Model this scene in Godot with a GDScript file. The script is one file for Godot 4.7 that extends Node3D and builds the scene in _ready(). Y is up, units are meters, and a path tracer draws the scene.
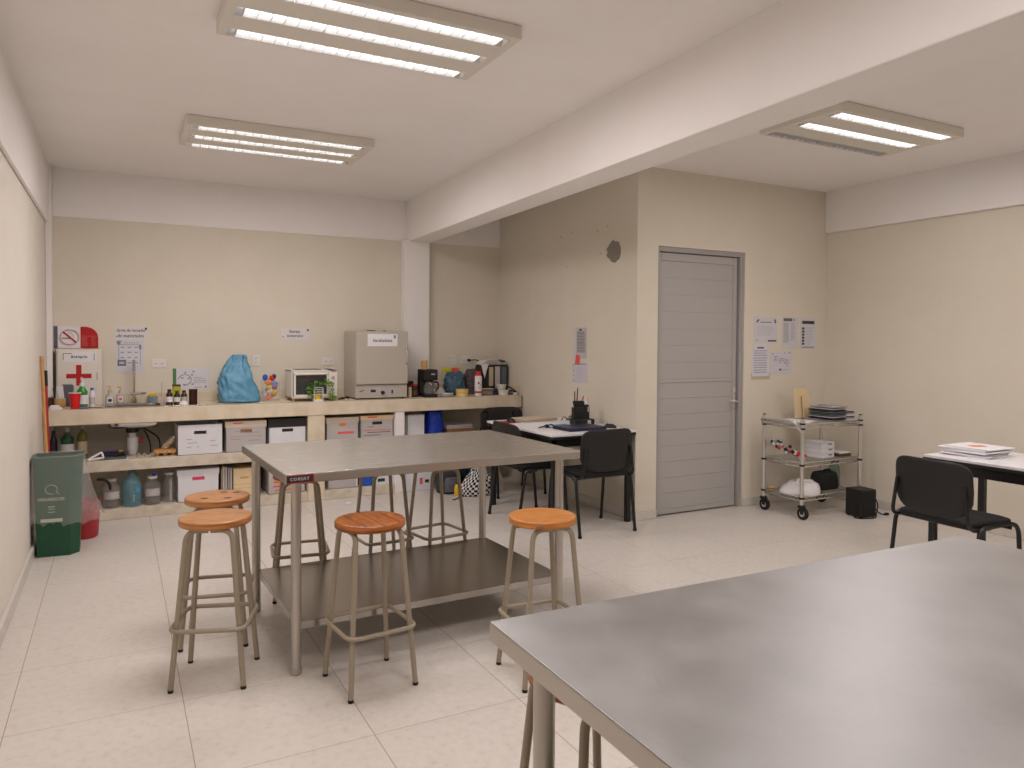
extends Node3D
# A teaching laboratory: steel tables, stools, a masonry counter full of things, desks, a wire cart.

const CE := 2.853      # ceiling
const XL := -0.51      # left wall
const ZB := -7.21      # back wall
const XP := 3.676      # side of the enclosed corner
const ZD := -4.786     # wall with the door
const XR := 5.89       # right wall
const ZF := 2.6        # wall behind the camera
const CT := 0.89       # counter top
const ST := 0.478      # counter shelf
const PT := 0.085      # plinth under the counter

var M := {}
var used := {}

# ------------------------------------------------------------------ mesh builder
class Mb:
	var v := PackedVector3Array()
	var n := PackedVector3Array()
	var t := PackedVector2Array()
	func tri(a: Vector3, b: Vector3, c: Vector3, na: Vector3, nb: Vector3, nc: Vector3, ua := Vector2.ZERO, ub := Vector2.ZERO, uc := Vector2.ZERO) -> void:
		var f := (c - a).cross(b - a)
		if f.length_squared() < 1e-16:
			return
		if f.dot(na + nb + nc) < 0.0:
			v.append_array([a, c, b]); n.append_array([na, nc, nb]); t.append_array([ua, uc, ub])
		else:
			v.append_array([a, b, c]); n.append_array([na, nb, nc]); t.append_array([ua, ub, uc])
	func quad(a: Vector3, b: Vector3, c: Vector3, d: Vector3, na: Vector3, nb: Vector3, nc: Vector3, nd: Vector3, ua := Vector2(0, 1), ub := Vector2(1, 1), uc := Vector2(1, 0), ud := Vector2(0, 0)) -> void:
		tri(a, b, c, na, nb, nc, ua, ub, uc)
		tri(a, c, d, na, nc, nd, ua, uc, ud)
	func flat(a: Vector3, b: Vector3, c: Vector3, d: Vector3, nn: Vector3) -> void:
		quad(a, b, c, d, nn, nn, nn, nn)
	# box about c with size s, edges rounded by bevel
	func box(c: Vector3, s: Vector3, bevel := 0.0, bs := Basis()) -> Mb:
		var h := s / 2.0
		var b: float = minf(bevel, minf(h.x, minf(h.y, h.z)) * 0.98)
		for ax in 3:
			var u := (ax + 1) % 3
			var w := (ax + 2) % 3
			for sg in [-1.0, 1.0]:
				var nn := Vector3.ZERO
				nn[ax] = sg
				var p := []
				for q in [[-1, -1], [1, -1], [1, 1], [-1, 1]]:
					var x := Vector3.ZERO
					x[ax] = sg * h[ax]; x[u] = q[0] * (h[u] - b); x[w] = q[1] * (h[w] - b)
					p.append(c + bs * x)
				var wn: Vector3 = bs * nn
				if ax == 2 and sg > 0.0:
					quad(p[0], p[1], p[2], p[3], wn, wn, wn, wn)
				else:
					flat(p[0], p[1], p[2], p[3], wn)
		if b > 0.0:
			for ax in 3:
				var u := (ax + 1) % 3
				var w := (ax + 2) % 3
				for su in [-1.0, 1.0]:
					for sw in [-1.0, 1.0]:
						var nu := Vector3.ZERO
						nu[u] = su
						var nw := Vector3.ZERO
						nw[w] = sw
						var p := []
						for q in [[-1, 0], [1, 0], [1, 1], [-1, 1]]:
							var x := Vector3.ZERO
							x[ax] = q[0] * (h[ax] - b)
							x[u] = su * (h[u] - (0.0 if q[1] == 0 else b)); x[w] = sw * (h[w] - (b if q[1] == 0 else 0.0))
							p.append(c + bs * x)
						quad(p[0], p[1], p[2], p[3], bs * nu, bs * nu, bs * nw, bs * nw)
			for sx in [-1.0, 1.0]:
				for sy in [-1.0, 1.0]:
					for sz in [-1.0, 1.0]:
						var k := Vector3(sx, sy, sz)
						var p := []
						var nn := []
						for ax in 3:
							var x := k * (h - Vector3(b, b, b))
							x[ax] = k[ax] * h[ax]
							var m := Vector3.ZERO
							m[ax] = k[ax]
							p.append(c + bs * x); nn.append(bs * m)
						tri(p[0], p[1], p[2], nn[0], nn[1], nn[2])
		return self
	# box given by two corners
	func span(a: Vector3, b: Vector3, bevel := 0.0) -> Mb:
		return box((a + b) / 2.0, (b - a).abs(), bevel)
	func tube(pts: Array, r: float, seg := 10, closed := false, flatten := 1.0) -> Mb:
		var k := pts.size()
		var rings := []
		var up := Vector3.UP
		for i in k:
			var d: Vector3
			if closed:
				d = pts[(i + 1) % k] - pts[(i - 1 + k) % k]
			else:
				d = pts[mini(i + 1, k - 1)] - pts[maxi(i - 1, 0)]
			d = d.normalized()
			if i == 0 and absf(d.dot(up)) > 0.9:
				up = Vector3.RIGHT
			var s := d.cross(up).normalized()
			up = s.cross(d).normalized()
			var ring := []
			for j in seg:
				var a := TAU * j / seg
				ring.append((s * cos(a) + up * sin(a) * flatten))
			rings.append(ring)
		for i in (k if closed else k - 1):
			var i2 := (i + 1) % k
			for j in seg:
				var j2 := (j + 1) % seg
				quad(pts[i] + rings[i][j] * r, pts[i] + rings[i][j2] * r, pts[i2] + rings[i2][j2] * r, pts[i2] + rings[i2][j] * r, rings[i][j], rings[i][j2], rings[i2][j2], rings[i2][j])
		if not closed:
			for e in [0, k - 1]:
				var nn: Vector3 = (pts[0] - pts[1] if e == 0 else pts[k - 1] - pts[k - 2]).normalized()
				for j in range(1, seg - 1):
					tri(pts[e] + rings[e][0] * r, pts[e] + rings[e][j] * r, pts[e] + rings[e][j + 1] * r, nn, nn, nn)
		return self
	func cone(a: Vector3, b: Vector3, r0: float, r1: float, seg := 14) -> Mb:
		var d := (b - a).normalized()
		var s := d.cross(Vector3.RIGHT if absf(d.x) < 0.8 else Vector3.UP).normalized()
		var u := s.cross(d)
		for j in seg:
			var q := TAU * j / seg
			var q2 := TAU * (j + 1) / seg
			var c0 := s * cos(q) + u * sin(q)
			var c1 := s * cos(q2) + u * sin(q2)
			quad(a + c0 * r0, a + c1 * r0, b + c1 * r1, b + c0 * r1, c0, c1, c1, c0)
			tri(a, a + c0 * r0, a + c1 * r0, -d, -d, -d)
			tri(b, b + c0 * r1, b + c1 * r1, d, d, d)
		return self
	# profile of (radius, height) turned about y; starts at the bottom
	func lathe(pr: Array, c := Vector3.ZERO, seg := 20, sx := 1.0, sz := 1.0) -> Mb:
		var k := pr.size()
		var sn := []
		for i in k - 1:
			var d: Vector2 = pr[i + 1] - pr[i]
			sn.append(Vector2(d.y, -d.x).normalized())
		for i in k - 1:
			var n0: Vector2 = sn[i]
			var n1: Vector2 = sn[i]
			if i > 0 and sn[i - 1].dot(sn[i]) > 0.75:
				n0 = (sn[i - 1] + sn[i]).normalized()
			if i < k - 2 and sn[i + 1].dot(sn[i]) > 0.75:
				n1 = (sn[i + 1] + sn[i]).normalized()
			for j in seg:
				var a := TAU * j / seg
				var b := TAU * (j + 1) / seg
				var ca := Vector3(cos(a) * sx, 0, sin(a) * sz)
				var cb := Vector3(cos(b) * sx, 0, sin(b) * sz)
				var na := Vector3(cos(a), 0, sin(a))
				var nb := Vector3(cos(b), 0, sin(b))
				var y0 := Vector3(0, pr[i].y, 0)
				var y1 := Vector3(0, pr[i + 1].y, 0)
				quad(c + ca * pr[i].x + y0, c + cb * pr[i].x + y0, c + cb * pr[i + 1].x + y1, c + ca * pr[i + 1].x + y1,
					na * n0.x + Vector3.UP * n0.y, nb * n0.x + Vector3.UP * n0.y, nb * n1.x + Vector3.UP * n1.y, na * n1.x + Vector3.UP * n1.y,
					Vector2(float(j) / seg, 1.0 - float(i) / (k - 1)), Vector2(float(j + 1) / seg, 1.0 - float(i) / (k - 1)), Vector2(float(j + 1) / seg, 1.0 - float(i + 1) / (k - 1)), Vector2(float(j) / seg, 1.0 - float(i + 1) / (k - 1)))
		return self
	# polygon in x-y pushed along z from -d/2 to d/2
	func prism(poly: PackedVector2Array, d: float, x := Transform3D()) -> Mb:
		var idx := Geometry2D.triangulate_polygon(poly)
		var lo := poly[0]
		var hi := poly[0]
		var area := 0.0
		for i in poly.size():
			lo = lo.min(poly[i]); hi = hi.max(poly[i])
			var q := poly[(i + 1) % poly.size()]
			area += poly[i].cross(q)
		for i in range(0, idx.size(), 3):
			for sg in [-0.5, 0.5]:
				var p := []
				var u := []
				for j in 3:
					var q := poly[idx[i + j]]
					p.append(x * Vector3(q.x, q.y, sg * d))
					u.append(Vector2((q.x - lo.x) / (hi.x - lo.x), 1.0 - (q.y - lo.y) / (hi.y - lo.y)))
				var nn := (x.basis * Vector3(0, 0, sg)).normalized()
				tri(p[0], p[1], p[2], nn, nn, nn, u[0], u[1], u[2])
		for i in poly.size():
			var a := poly[i]
			var b := poly[(i + 1) % poly.size()]
			var e := (b - a).normalized()
			var o := Vector2(e.y, -e.x) * signf(area)
			var nn := (x.basis * Vector3(o.x, o.y, 0)).normalized()
			flat(x * Vector3(a.x, a.y, -d / 2), x * Vector3(b.x, b.y, -d / 2), x * Vector3(b.x, b.y, d / 2), x * Vector3(a.x, a.y, d / 2), nn)
		return self
	# closed or open sheet from f(u, v), u and v in 0..1; normals from the grid, turned away from c
	func surf(nu: int, nv: int, f: Callable, inside := Vector3.INF, us := 1.0, vs := 1.0) -> Mb:
		var g := []
		for j in nv + 1:
			var row := []
			for i in nu + 1:
				row.append(f.call(float(i) / nu, float(j) / nv))
			g.append(row)
		var wrap: bool = (g[nv / 2][0] - g[nv / 2][nu]).length() < 1e-4
		var nm := []
		for j in nv + 1:
			var row := []
			for i in nu + 1:
				var du: Vector3
				if wrap and (i == 0 or i == nu):
					du = g[j][1] - g[j][nu - 1]
				else:
					du = g[j][mini(i + 1, nu)] - g[j][maxi(i - 1, 0)]
				var dv: Vector3 = g[mini(j + 1, nv)][i] - g[maxi(j - 1, 0)][i]
				var q := du.cross(dv)
				if q.length_squared() < 1e-14:
					q = g[j][i] - inside if inside != Vector3.INF else Vector3.UP
				q = q.normalized()
				if inside != Vector3.INF and q.dot(g[j][i] - inside) < 0.0:
					q = -q
				row.append(q)
			nm.append(row)
		for j in nv:
			for i in nu:
				quad(g[j][i], g[j][i + 1], g[j + 1][i + 1], g[j + 1][i], nm[j][i], nm[j][i + 1], nm[j + 1][i + 1], nm[j + 1][i],
					Vector2(us * i / nu, vs * (1.0 - float(j) / nv)), Vector2(us * (i + 1) / nu, vs * (1.0 - float(j) / nv)), Vector2(us * (i + 1) / nu, vs * (1.0 - float(j + 1) / nv)), Vector2(us * i / nu, vs * (1.0 - float(j + 1) / nv)))
		return self
	func ball(c: Vector3, r: Vector3, seg := 12, rings := 8) -> Mb:
		return surf(seg, rings, func(u: float, w: float) -> Vector3:
			var a := TAU * u
			var b := PI * (w - 0.5)
			return c + Vector3(cos(a) * cos(b), sin(b), sin(a) * cos(b)) * r, c)
	func planar(k: float, swap := false) -> Mb:
		for i in v.size():
			if absf(n[i].y) > 0.6:
				t[i] = Vector2(v[i].x, v[i].z) * k + Vector2(0.5, 0.5)
			else:
				t[i] = Vector2(absf(atan2(v[i].z, v[i].x)) * 0.2 + 0.1, 0.3 + v[i].y * 1.5)
		return self
	func mesh() -> ArrayMesh:
		var arr := []
		arr.resize(Mesh.ARRAY_MAX)
		arr[Mesh.ARRAY_VERTEX] = v
		arr[Mesh.ARRAY_NORMAL] = n
		arr[Mesh.ARRAY_TEX_UV] = t
		var m := ArrayMesh.new()
		m.add_surface_from_arrays(Mesh.PRIMITIVE_TRIANGLES, arr)
		return m

# ------------------------------------------------------------------ nodes
func numbered(called: String) -> String:
	if not used.has(called):
		used[called] = 0
		return called
	used[called] += 1
	return "%s_%03d" % [called, used[called]]

func tag(o: Node, label: String, category: String, group := "") -> void:
	o.set_meta("label", label)
	o.set_meta("category", category)
	if group:
		o.set_meta("group", group)

func thing(called: String, label: String, category: String, at := Vector3.ZERO, turn := 0.0, group := "") -> Node3D:
	var o := Node3D.new()
	o.name = numbered(called)
	add_child(o)
	o.position = at
	o.rotation.y = deg_to_rad(turn)
	tag(o, label, category, group)
	return o

func part(parent: Node, called: String, mb: Mb, m: Material, label := "") -> MeshInstance3D:
	var o := MeshInstance3D.new()
	o.name = called
	o.mesh = mb.mesh()
	o.material_override = m
	o.cast_shadow = GeometryInstance3D.SHADOW_CASTING_SETTING_ON
	if label:
		o.set_meta("label", label)
	parent.add_child(o, true)
	return o

func single(called: String, mb: Mb, m: Material, label: String, category: String, at := Vector3.ZERO, turn := 0.0, group := "") -> MeshInstance3D:
	var o := part(self, numbered(called), mb, m)
	o.position = at
	o.rotation.y = deg_to_rad(turn)
	tag(o, label, category, group)
	return o

func structure(called: String, mb: Mb, m: Material, parent: Node = null) -> MeshInstance3D:
	var o := part(parent if parent else self, called, mb, m)
	if parent == null:
		o.set_meta("kind", "structure")
	return o

func text(parent: Node, words: String, width: float, at: Vector3, m: Material, turn := Vector3.ZERO, bold := false, height := 0.0, serif := false) -> void:
	var tm := TextMesh.new()
	var f := SystemFont.new()
	f.font_names = PackedStringArray(["Droid Serif" if serif else "Droid Sans"])
	f.font_weight = 700 if bold else 400
	tm.font = f
	tm.text = words
	tm.font_size = 32
	tm.pixel_size = 0.01
	tm.depth = 0.02
	var bb := tm.get_aabb()
	var k := width / bb.size.x
	var o := MeshInstance3D.new()
	o.name = "lettering"
	o.mesh = tm
	o.material_override = m
	parent.add_child(o, true)
	o.rotation_degrees = turn
	o.position = at
	o.scale = Vector3(k, height / bb.size.y if height > 0.0 else k, 0.05)

func curve(pts: Array, per := 6, closed := false) -> Array:
	var out := []
	var k := pts.size()
	for i in (k if closed else k - 1):
		var a: Vector3 = pts[(i - 1 + k) % k] if closed else pts[maxi(i - 1, 0)]
		var b: Vector3 = pts[i]
		var c: Vector3 = pts[(i + 1) % k]
		var d: Vector3 = pts[(i + 2) % k] if closed else pts[mini(i + 2, k - 1)]
		for j in per:
			out.append(b.cubic_interpolate(c, a, d, float(j) / per))
	if not closed:
		out.append(pts[k - 1])
	return out

# path with rounded corners of radius r
func bent(pts: Array, r: float, per := 5, closed := false) -> Array:
	var out := []
	var k := pts.size()
	for i in k:
		if not closed and (i == 0 or i == k - 1):
			out.append(pts[i])
			continue
		var a: Vector3 = pts[(i - 1 + k) % k]
		var b: Vector3 = pts[i]
		var c: Vector3 = pts[(i + 1) % k]
		var p := b + (a - b).normalized() * r
		var q := b + (c - b).normalized() * r
		for j in per + 1:
			var s := float(j) / per
			out.append(p.lerp(b, s).lerp(b.lerp(q, s), s))
	return out

# ------------------------------------------------------------------ materials
func rgb(r: int, g: int, b: int) -> Color:
	return Color(r / 255.0, g / 255.0, b / 255.0)

func mat(key: String, c: Color, rough := 0.6, metal := 0.0) -> StandardMaterial3D:
	var m := StandardMaterial3D.new()
	m.resource_name = key
	m.albedo_color = c
	m.roughness = rough
	m.metallic = metal
	M[key] = m
	return m

func noise(freq: float, octaves := 3, sd := 1, kind := FastNoiseLite.TYPE_SIMPLEX_SMOOTH) -> FastNoiseLite:
	var f := FastNoiseLite.new()
	f.seed = sd
	f.frequency = freq
	f.noise_type = kind
	f.fractal_octaves = octaves
	return f

func ntex(freq: float, cols: Array, octaves := 3, sd := 1, size := 256, normal := 0.0) -> NoiseTexture2D:
	var t := NoiseTexture2D.new()
	t.width = size
	t.height = size
	t.seamless = true
	t.noise = noise(freq, octaves, sd)
	if normal > 0.0:
		t.as_normal_map = true
		t.bump_strength = normal
	else:
		var g := Gradient.new()
		var offs := PackedFloat32Array()
		for i in cols.size():
			offs.append(float(i) / (cols.size() - 1))
		g.offsets = offs
		g.colors = PackedColorArray(cols)
		t.color_ramp = g
	return t

func trip(m: StandardMaterial3D, scale: Vector3, world := false) -> void:
	m.uv1_triplanar = true
	m.uv1_world_triplanar = world
	m.uv1_scale = scale

func picture(w: int, h: int, paint: Callable) -> ImageTexture:
	var im := Image.create(w, h, false, Image.FORMAT_RGBA8)
	paint.call(im)
	return ImageTexture.create_from_image(im)

func printed(key: String, tex: Texture2D, rough := 0.7) -> StandardMaterial3D:
	var m := mat(key, Color.WHITE, rough)
	m.albedo_texture = tex
	return m

func rows(im: Image, r: Rect2i, n: int, c: Color, rng: RandomNumberGenerator, thick := 1, min_len := 0.5) -> void:
	for i in n:
		var y := r.position.y + int(float(i) * r.size.y / n)
		var x := r.position.x
		var stop := r.position.x + int(r.size.x * rng.randf_range(min_len, 1.0))
		while x < stop:
			var w := rng.randi_range(2, 7)
			im.fill_rect(Rect2i(x, y, mini(w, stop - x), thick), c)
			x += w + 1

func materials() -> void:
	var wall := mat("cream_paint", Color.WHITE, 0.75)
	wall.albedo_texture = ntex(0.012, [rgb(224, 216, 199), rgb(226, 218, 202), rgb(228, 220, 205)], 4, 3)
	trip(wall, Vector3(0.7, 0.7, 0.7), true)
	var wn := ntex(0.06, [], 3, 5, 256, 1.2)
	wall.normal_enabled = true
	wall.normal_texture = wn
	wall.normal_scale = 0.08
	var pale := mat("pale_cream_paint", Color.WHITE, 0.75)
	pale.albedo_texture = ntex(0.012, [rgb(229, 222, 211), rgb(231, 224, 213), rgb(233, 226, 215)], 4, 6)
	trip(pale, Vector3(0.7, 0.7, 0.7), true)
	pale.normal_enabled = true
	pale.normal_texture = wn
	pale.normal_scale = 0.08
	var white := mat("white_paint", Color.WHITE, 0.75)
	white.albedo_texture = ntex(0.01, [rgb(244, 240, 237), rgb(246, 242, 239), rgb(247, 244, 241)], 4, 4)
	trip(white, Vector3(0.5, 0.5, 0.5), true)
	white.normal_enabled = true
	white.normal_texture = wn
	white.normal_scale = 0.06
	for i in 3:
		var tl := mat("floor_tile_%d" % i, Color.WHITE, 0.3)
		tl.albedo_texture = ntex(0.03, [rgb(198, 189, 178), rgb(211, 204, 195), rgb(214, 207, 199), rgb(217, 211, 203), rgb(207, 199, 189)], 5, 11 + i, 512)
		trip(tl, Vector3(1.3, 1.3, 1.3), true)
		tl.uv1_offset = Vector3(0.31 * i, 0.17 * i, 0.47 * i)
		tl.roughness_texture = ntex(0.015, [Color(0.7, 0.7, 0.7), Color(1, 1, 1)], 4, 21 + i)
		tl.roughness = 0.42
	mat("grout", rgb(172, 156, 138), 0.9)
	var st := mat("masonry", Color.WHITE, 0.55)
	st.albedo_texture = ntex(0.02, [rgb(214, 198, 172), rgb(222, 208, 184), rgb(228, 216, 194)], 4, 31)
	trip(st, Vector3(1.2, 1.2, 1.2), true)
	var sh := mat("shelf_stone", Color.WHITE, 0.6)
	sh.albedo_texture = ntex(0.02, [rgb(198, 186, 166), rgb(214, 204, 186), rgb(222, 214, 198)], 4, 33)
	trip(sh, Vector3(1.4, 1.4, 1.4), true)
	# steel: colour plain, gloss worn in strokes and patches
	var steel := mat("brushed_steel", Color.WHITE, 0.38, 1.0)
	steel.albedo_texture = ntex(0.012, [rgb(218, 217, 216), rgb(222, 221, 220), rgb(225, 224, 223)], 4, 41, 512)
	steel.roughness_texture = ntex(0.02, [Color(0.66, 0.66, 0.66), Color(0.7, 0.7, 0.7), Color(0.74, 0.74, 0.74)], 4, 42, 512)
	steel.uv1_scale = Vector3(0.7, 6.0, 1.0)
	var steel2 := mat("worn_steel", Color.WHITE, 0.56, 1.0)
	var sw := RandomNumberGenerator.new()
	sw.seed = 404
	var wipes := []
	for i in 1600:
		wipes.append([Vector2(sw.randf_range(0, 1024), sw.randf_range(0, 1024)), sw.randf_range(0, TAU), sw.randf_range(10, 90), sw.randf_range(-0.012, 0.012), sw.randf_range(-0.14, 0.1)])
	var cloud := noise(0.006, 3, 45)
	var strokes := func(im: Image, mid: float, gain: float, soft_: float) -> void:
		for y in 1024:
			for x in 1024:
				var g := mid + cloud.get_noise_2d(x, y) * soft_
				im.set_pixel(x, y, Color(g, g, g))
		for w in wipes:
			var q: Vector2 = w[0]
			var a: float = w[1]
			for k in int(w[2]):
				q += Vector2(cos(a), sin(a))
				a += w[3]
				if q.x >= 0 and q.y >= 0 and q.x < 1024 and q.y < 1024:
					var c := im.get_pixel(int(q.x), int(q.y))
					var g := clampf(c.r + w[4] * gain, 0.0, 1.0)
					im.set_pixel(int(q.x), int(q.y), Color(g, g, g))
	steel2.albedo_texture = picture(1024, 1024, func(im: Image) -> void: strokes.call(im, 0.7, 0.2, 0.03))
	steel2.roughness_texture = picture(1024, 1024, func(im: Image) -> void: strokes.call(im, 0.76, 0.7, 0.08))
	mat("leg_steel", rgb(190, 185, 178), 0.32, 1.0)
	mat("shelf_steel", rgb(178, 174, 169), 0.24, 1.0)
	mat("chrome", rgb(205, 203, 200), 0.18, 1.0)
	mat("zinc_wire", rgb(222, 219, 214), 0.28, 0.9)
	mat("stool_enamel", rgb(158, 146, 127), 0.42)
	for i in 3:
		M["seat_wood_%d" % i] = seat_wood(i)
	var w := mat("raw_wood", Color.WHITE, 0.6)
	w.albedo_texture = ntex(0.03, [rgb(178, 128, 74), rgb(201, 150, 92), rgb(212, 166, 110)], 4, 51)
	trip(w, Vector3(8, 0.8, 8))
	mat("black_plastic", rgb(24, 23, 22), 0.5)
	mat("black_metal", rgb(20, 20, 20), 0.38)
	mat("black_fabric", rgb(22, 21, 21), 0.85)
	mat("rubber", rgb(30, 29, 29), 0.8)
	mat("laminate_white", rgb(232, 230, 232), 0.4)
	mat("paper", rgb(236, 234, 236), 0.8)
	mat("cloth_white", rgb(226, 224, 224), 0.9)
	mat("ink", rgb(48, 44, 46), 0.8)
	mat("grey_print", rgb(140, 138, 142), 0.8)
	mat("red_print", rgb(186, 30, 34), 0.7)
	mat("door_paint", rgb(178, 175, 172), 0.45)
	mat("door_frame", rgb(164, 161, 158), 0.42)
	mat("plate_white", rgb(232, 228, 222), 0.4)
	mat("cement", rgb(142, 134, 122), 0.95)
	mat("fixture_white", rgb(226, 221, 210), 0.45)
	mat("reflector", rgb(226, 226, 226), 0.4, 0.5)
	mat("tube_off", rgb(205, 203, 200), 0.35)
	var tb := mat("tube_lit", rgb(250, 250, 250), 0.4)
	tb.emission_enabled = true
	tb.emission = Color(1.0, 0.995, 0.99)
	tb.emission_energy_multiplier = 9.0
	mat("oven_grey", rgb(186, 178, 166), 0.45)
	mat("enamel_white", rgb(232, 226, 216), 0.35)
	mat("card_white", rgb(226, 226, 230), 0.75)
	mat("card_beige", rgb(203, 188, 170), 0.8)
	mat("card_tan", rgb(214, 200, 182), 0.8)
	mat("card_brown", rgb(150, 106, 70), 0.85)
	mat("card_cream", rgb(233, 208, 168), 0.8)
	mat("card_grey", rgb(188, 182, 180), 0.75)
	mat("black_card", rgb(36, 34, 33), 0.7)
	mat("manila", rgb(228, 206, 164), 0.75)
	mat("red_plastic", rgb(214, 30, 30), 0.35)
	mat("red_bin", rgb(178, 40, 44), 0.45)
	mat("green_bin", rgb(16, 76, 50), 0.4)
	mat("bin_print", rgb(196, 198, 180), 0.7)
	mat("green_soap", rgb(30, 138, 46), 0.3)
	mat("dark_green", rgb(22, 66, 44), 0.3)
	mat("olive", rgb(104, 104, 44), 0.3)
	mat("plum", rgb(46, 32, 48), 0.35)
	mat("blue_plastic", rgb(24, 86, 190), 0.4)
	mat("royal_blue", rgb(20, 60, 178), 0.45)
	mat("navy", rgb(38, 42, 66), 0.45)
	mat("sky_paper", rgb(66, 150, 206), 0.7)
	mat("purple", rgb(140, 100, 170), 0.5)
	mat("pink", rgb(218, 60, 110), 0.6)
	mat("coral", rgb(238, 92, 94), 0.8)
	mat("yellow", rgb(232, 188, 32), 0.6)
	mat("lime", rgb(196, 196, 40), 0.45)
	mat("orange", rgb(226, 120, 40), 0.55)
	mat("amber_brown", rgb(58, 26, 16), 0.2)
	mat("cream_plastic", rgb(226, 206, 150), 0.45)
	mat("bamboo", rgb(206, 166, 104), 0.6)
	mat("leaf", rgb(104, 152, 60), 0.55)
	mat("stone_beige", rgb(196, 180, 152), 0.85)
	mat("slate", rgb(96, 98, 108), 0.6)
	mat("brown_dark", rgb(86, 62, 44), 0.8)
	mat("teal_dark", rgb(20, 52, 60), 0.8)
	mat("charcoal", rgb(58, 58, 62), 0.85)
	mat("sponge", rgb(232, 184, 30), 0.95)
	mat("skyblue_bowl", rgb(120, 160, 180), 0.4)
	var bb := mat("blue_film", Color.WHITE, 0.5)
	bb.albedo_texture = ntex(0.02, [rgb(76, 132, 164), rgb(96, 154, 186), rgb(112, 168, 198)], 4, 61)
	trip(bb, Vector3(2, 2, 2))
	var b2 := mat("teal_film", Color.WHITE, 0.45)
	b2.albedo_texture = ntex(0.03, [rgb(34, 54, 80), rgb(56, 88, 108), rgb(98, 140, 148)], 4, 62)
	trip(b2, Vector3(4, 4, 4))
	var b3 := mat("pattern_cloth", Color.WHITE, 0.8)
	b3.albedo_texture = ntex(0.06, [rgb(26, 22, 28), rgb(58, 44, 52), rgb(120, 104, 106), rgb(40, 32, 40)], 3, 63)
	trip(b3, Vector3(5, 5, 5))
	var ck := mat("checked_cloth", Color.WHITE, 0.85)
	ck.albedo_texture = picture(64, 64, func(im: Image) -> void:
		im.fill(rgb(24, 24, 26))
		for i in 2:
			im.fill_rect(Rect2i(32 * i, 32 * i, 32, 32), rgb(232, 230, 228)))
	var film := mat("clear_film", Color(0.92, 0.94, 0.94, 0.115), 0.16)
	film.transparency = BaseMaterial3D.TRANSPARENCY_ALPHA
	var glass := mat("clear_glass", Color(0.93, 0.95, 0.95, 0.07), 0.06)
	glass.transparency = BaseMaterial3D.TRANSPARENCY_ALPHA
	var bg := mat("blue_glass", Color(0.42, 0.62, 0.68, 0.5), 0.1)
	bg.transparency = BaseMaterial3D.TRANSPARENCY_ALPHA
	var tg := mat("green_glass", Color(0.4, 0.6, 0.55, 0.45), 0.1)
	tg.transparency = BaseMaterial3D.TRANSPARENCY_ALPHA
	var og := mat("oven_glass", Color(0.3, 0.3, 0.29, 0.55), 0.06)
	og.transparency = BaseMaterial3D.TRANSPARENCY_ALPHA
	var sc := mat("clear_box", Color(0.8, 0.79, 0.8, 0.6), 0.3)
	sc.transparency = BaseMaterial3D.TRANSPARENCY_ALPHA
	var mw := mat("murky_water", Color(0.5, 0.46, 0.43, 0.45), 0.05)
	mw.transparency = BaseMaterial3D.TRANSPARENCY_ALPHA
	mat("oven_inside", rgb(120, 116, 110), 0.5, 0.5)

# joined strips of stained pine, grain along the strips
func seat_wood(i: int) -> StandardMaterial3D:
	var f := noise(1.0, 3, 70 + i)
	var base: Color = [rgb(194, 134, 78), rgb(188, 112, 54), rgb(204, 136, 68)][i]
	var dark: Color = [rgb(136, 82, 42), rgb(96, 50, 24), rgb(160, 94, 42)][i]
	var rng := RandomNumberGenerator.new()
	rng.seed = 900 + i
	var tone := []
	for k in 7:
		tone.append(rng.randf_range(0.0, [0.35, 0.55, 0.3][i]))
	var tex := picture(192, 192, func(im: Image) -> void:
		for y in 192:
			var s := y * 7 / 192
			for x in 192:
				var g := f.get_noise_2d(x * 0.02 + s * 9.0, y * 0.16 + s * 31.0) * 0.5 + 0.5
				var h := f.get_noise_2d(x * 0.006 + s * 5.0, y * 0.7) * 0.5 + 0.5
				var k: float = clampf(tone[s] + (g - 0.45) * 1.5 + (h - 0.5) * 0.9, 0.0, 1.0)
				var c := base.lerp(dark, k)
				if i == 1 and y % 48 < 4:
					c = c.darkened(0.55)
				im.set_pixel(x, y, c))
	var m := printed("seat_wood_tex_%d" % i, tex, 0.3)
	m.texture_repeat = true
	return m

# ------------------------------------------------------------------ the scene
func _ready() -> void:
	camera_and_light()
	materials()
	room()
	ceiling_lights()
	steel_tables()
	counter()
	stools()
	desks()
	cart()
	wall_things()
	on_counter()
	under_counter()
	by_the_wall()
	on_desks()

func camera_and_light() -> void:
	var cam := Camera3D.new()
	cam.name = "camera"
	var fw := Vector3(0.4695, -0.0238, -0.8826).normalized()
	var rt := Vector3(0.8829, 0.0060, 0.4695).normalized()
	var up := rt.cross(fw).normalized()
	rt = fw.cross(up).normalized()
	cam.transform = Transform3D(Basis(rt, up, -fw), Vector3(0, 1.4458, 0))
	cam.projection = Camera3D.PROJECTION_FRUSTUM
	cam.near = 0.05
	cam.far = 60.0
	cam.size = 768.0 / 742.3 * cam.near
	cam.frustum_offset = Vector2(0, -25.53 / 742.3 * cam.near)
	add_child(cam)
	cam.current = true
	var we := WorldEnvironment.new()
	we.name = "environment"
	var e := Environment.new()
	e.background_mode = Environment.BG_COLOR
	e.background_color = Color(0, 0, 0)
	e.tonemap_mode = Environment.TONE_MAPPER_LINEAR
	e.tonemap_exposure = 1.0
	e.sdfgi_enabled = true
	e.ssao_enabled = true
	e.ssil_enabled = true
	we.environment = e
	add_child(we)

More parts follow.
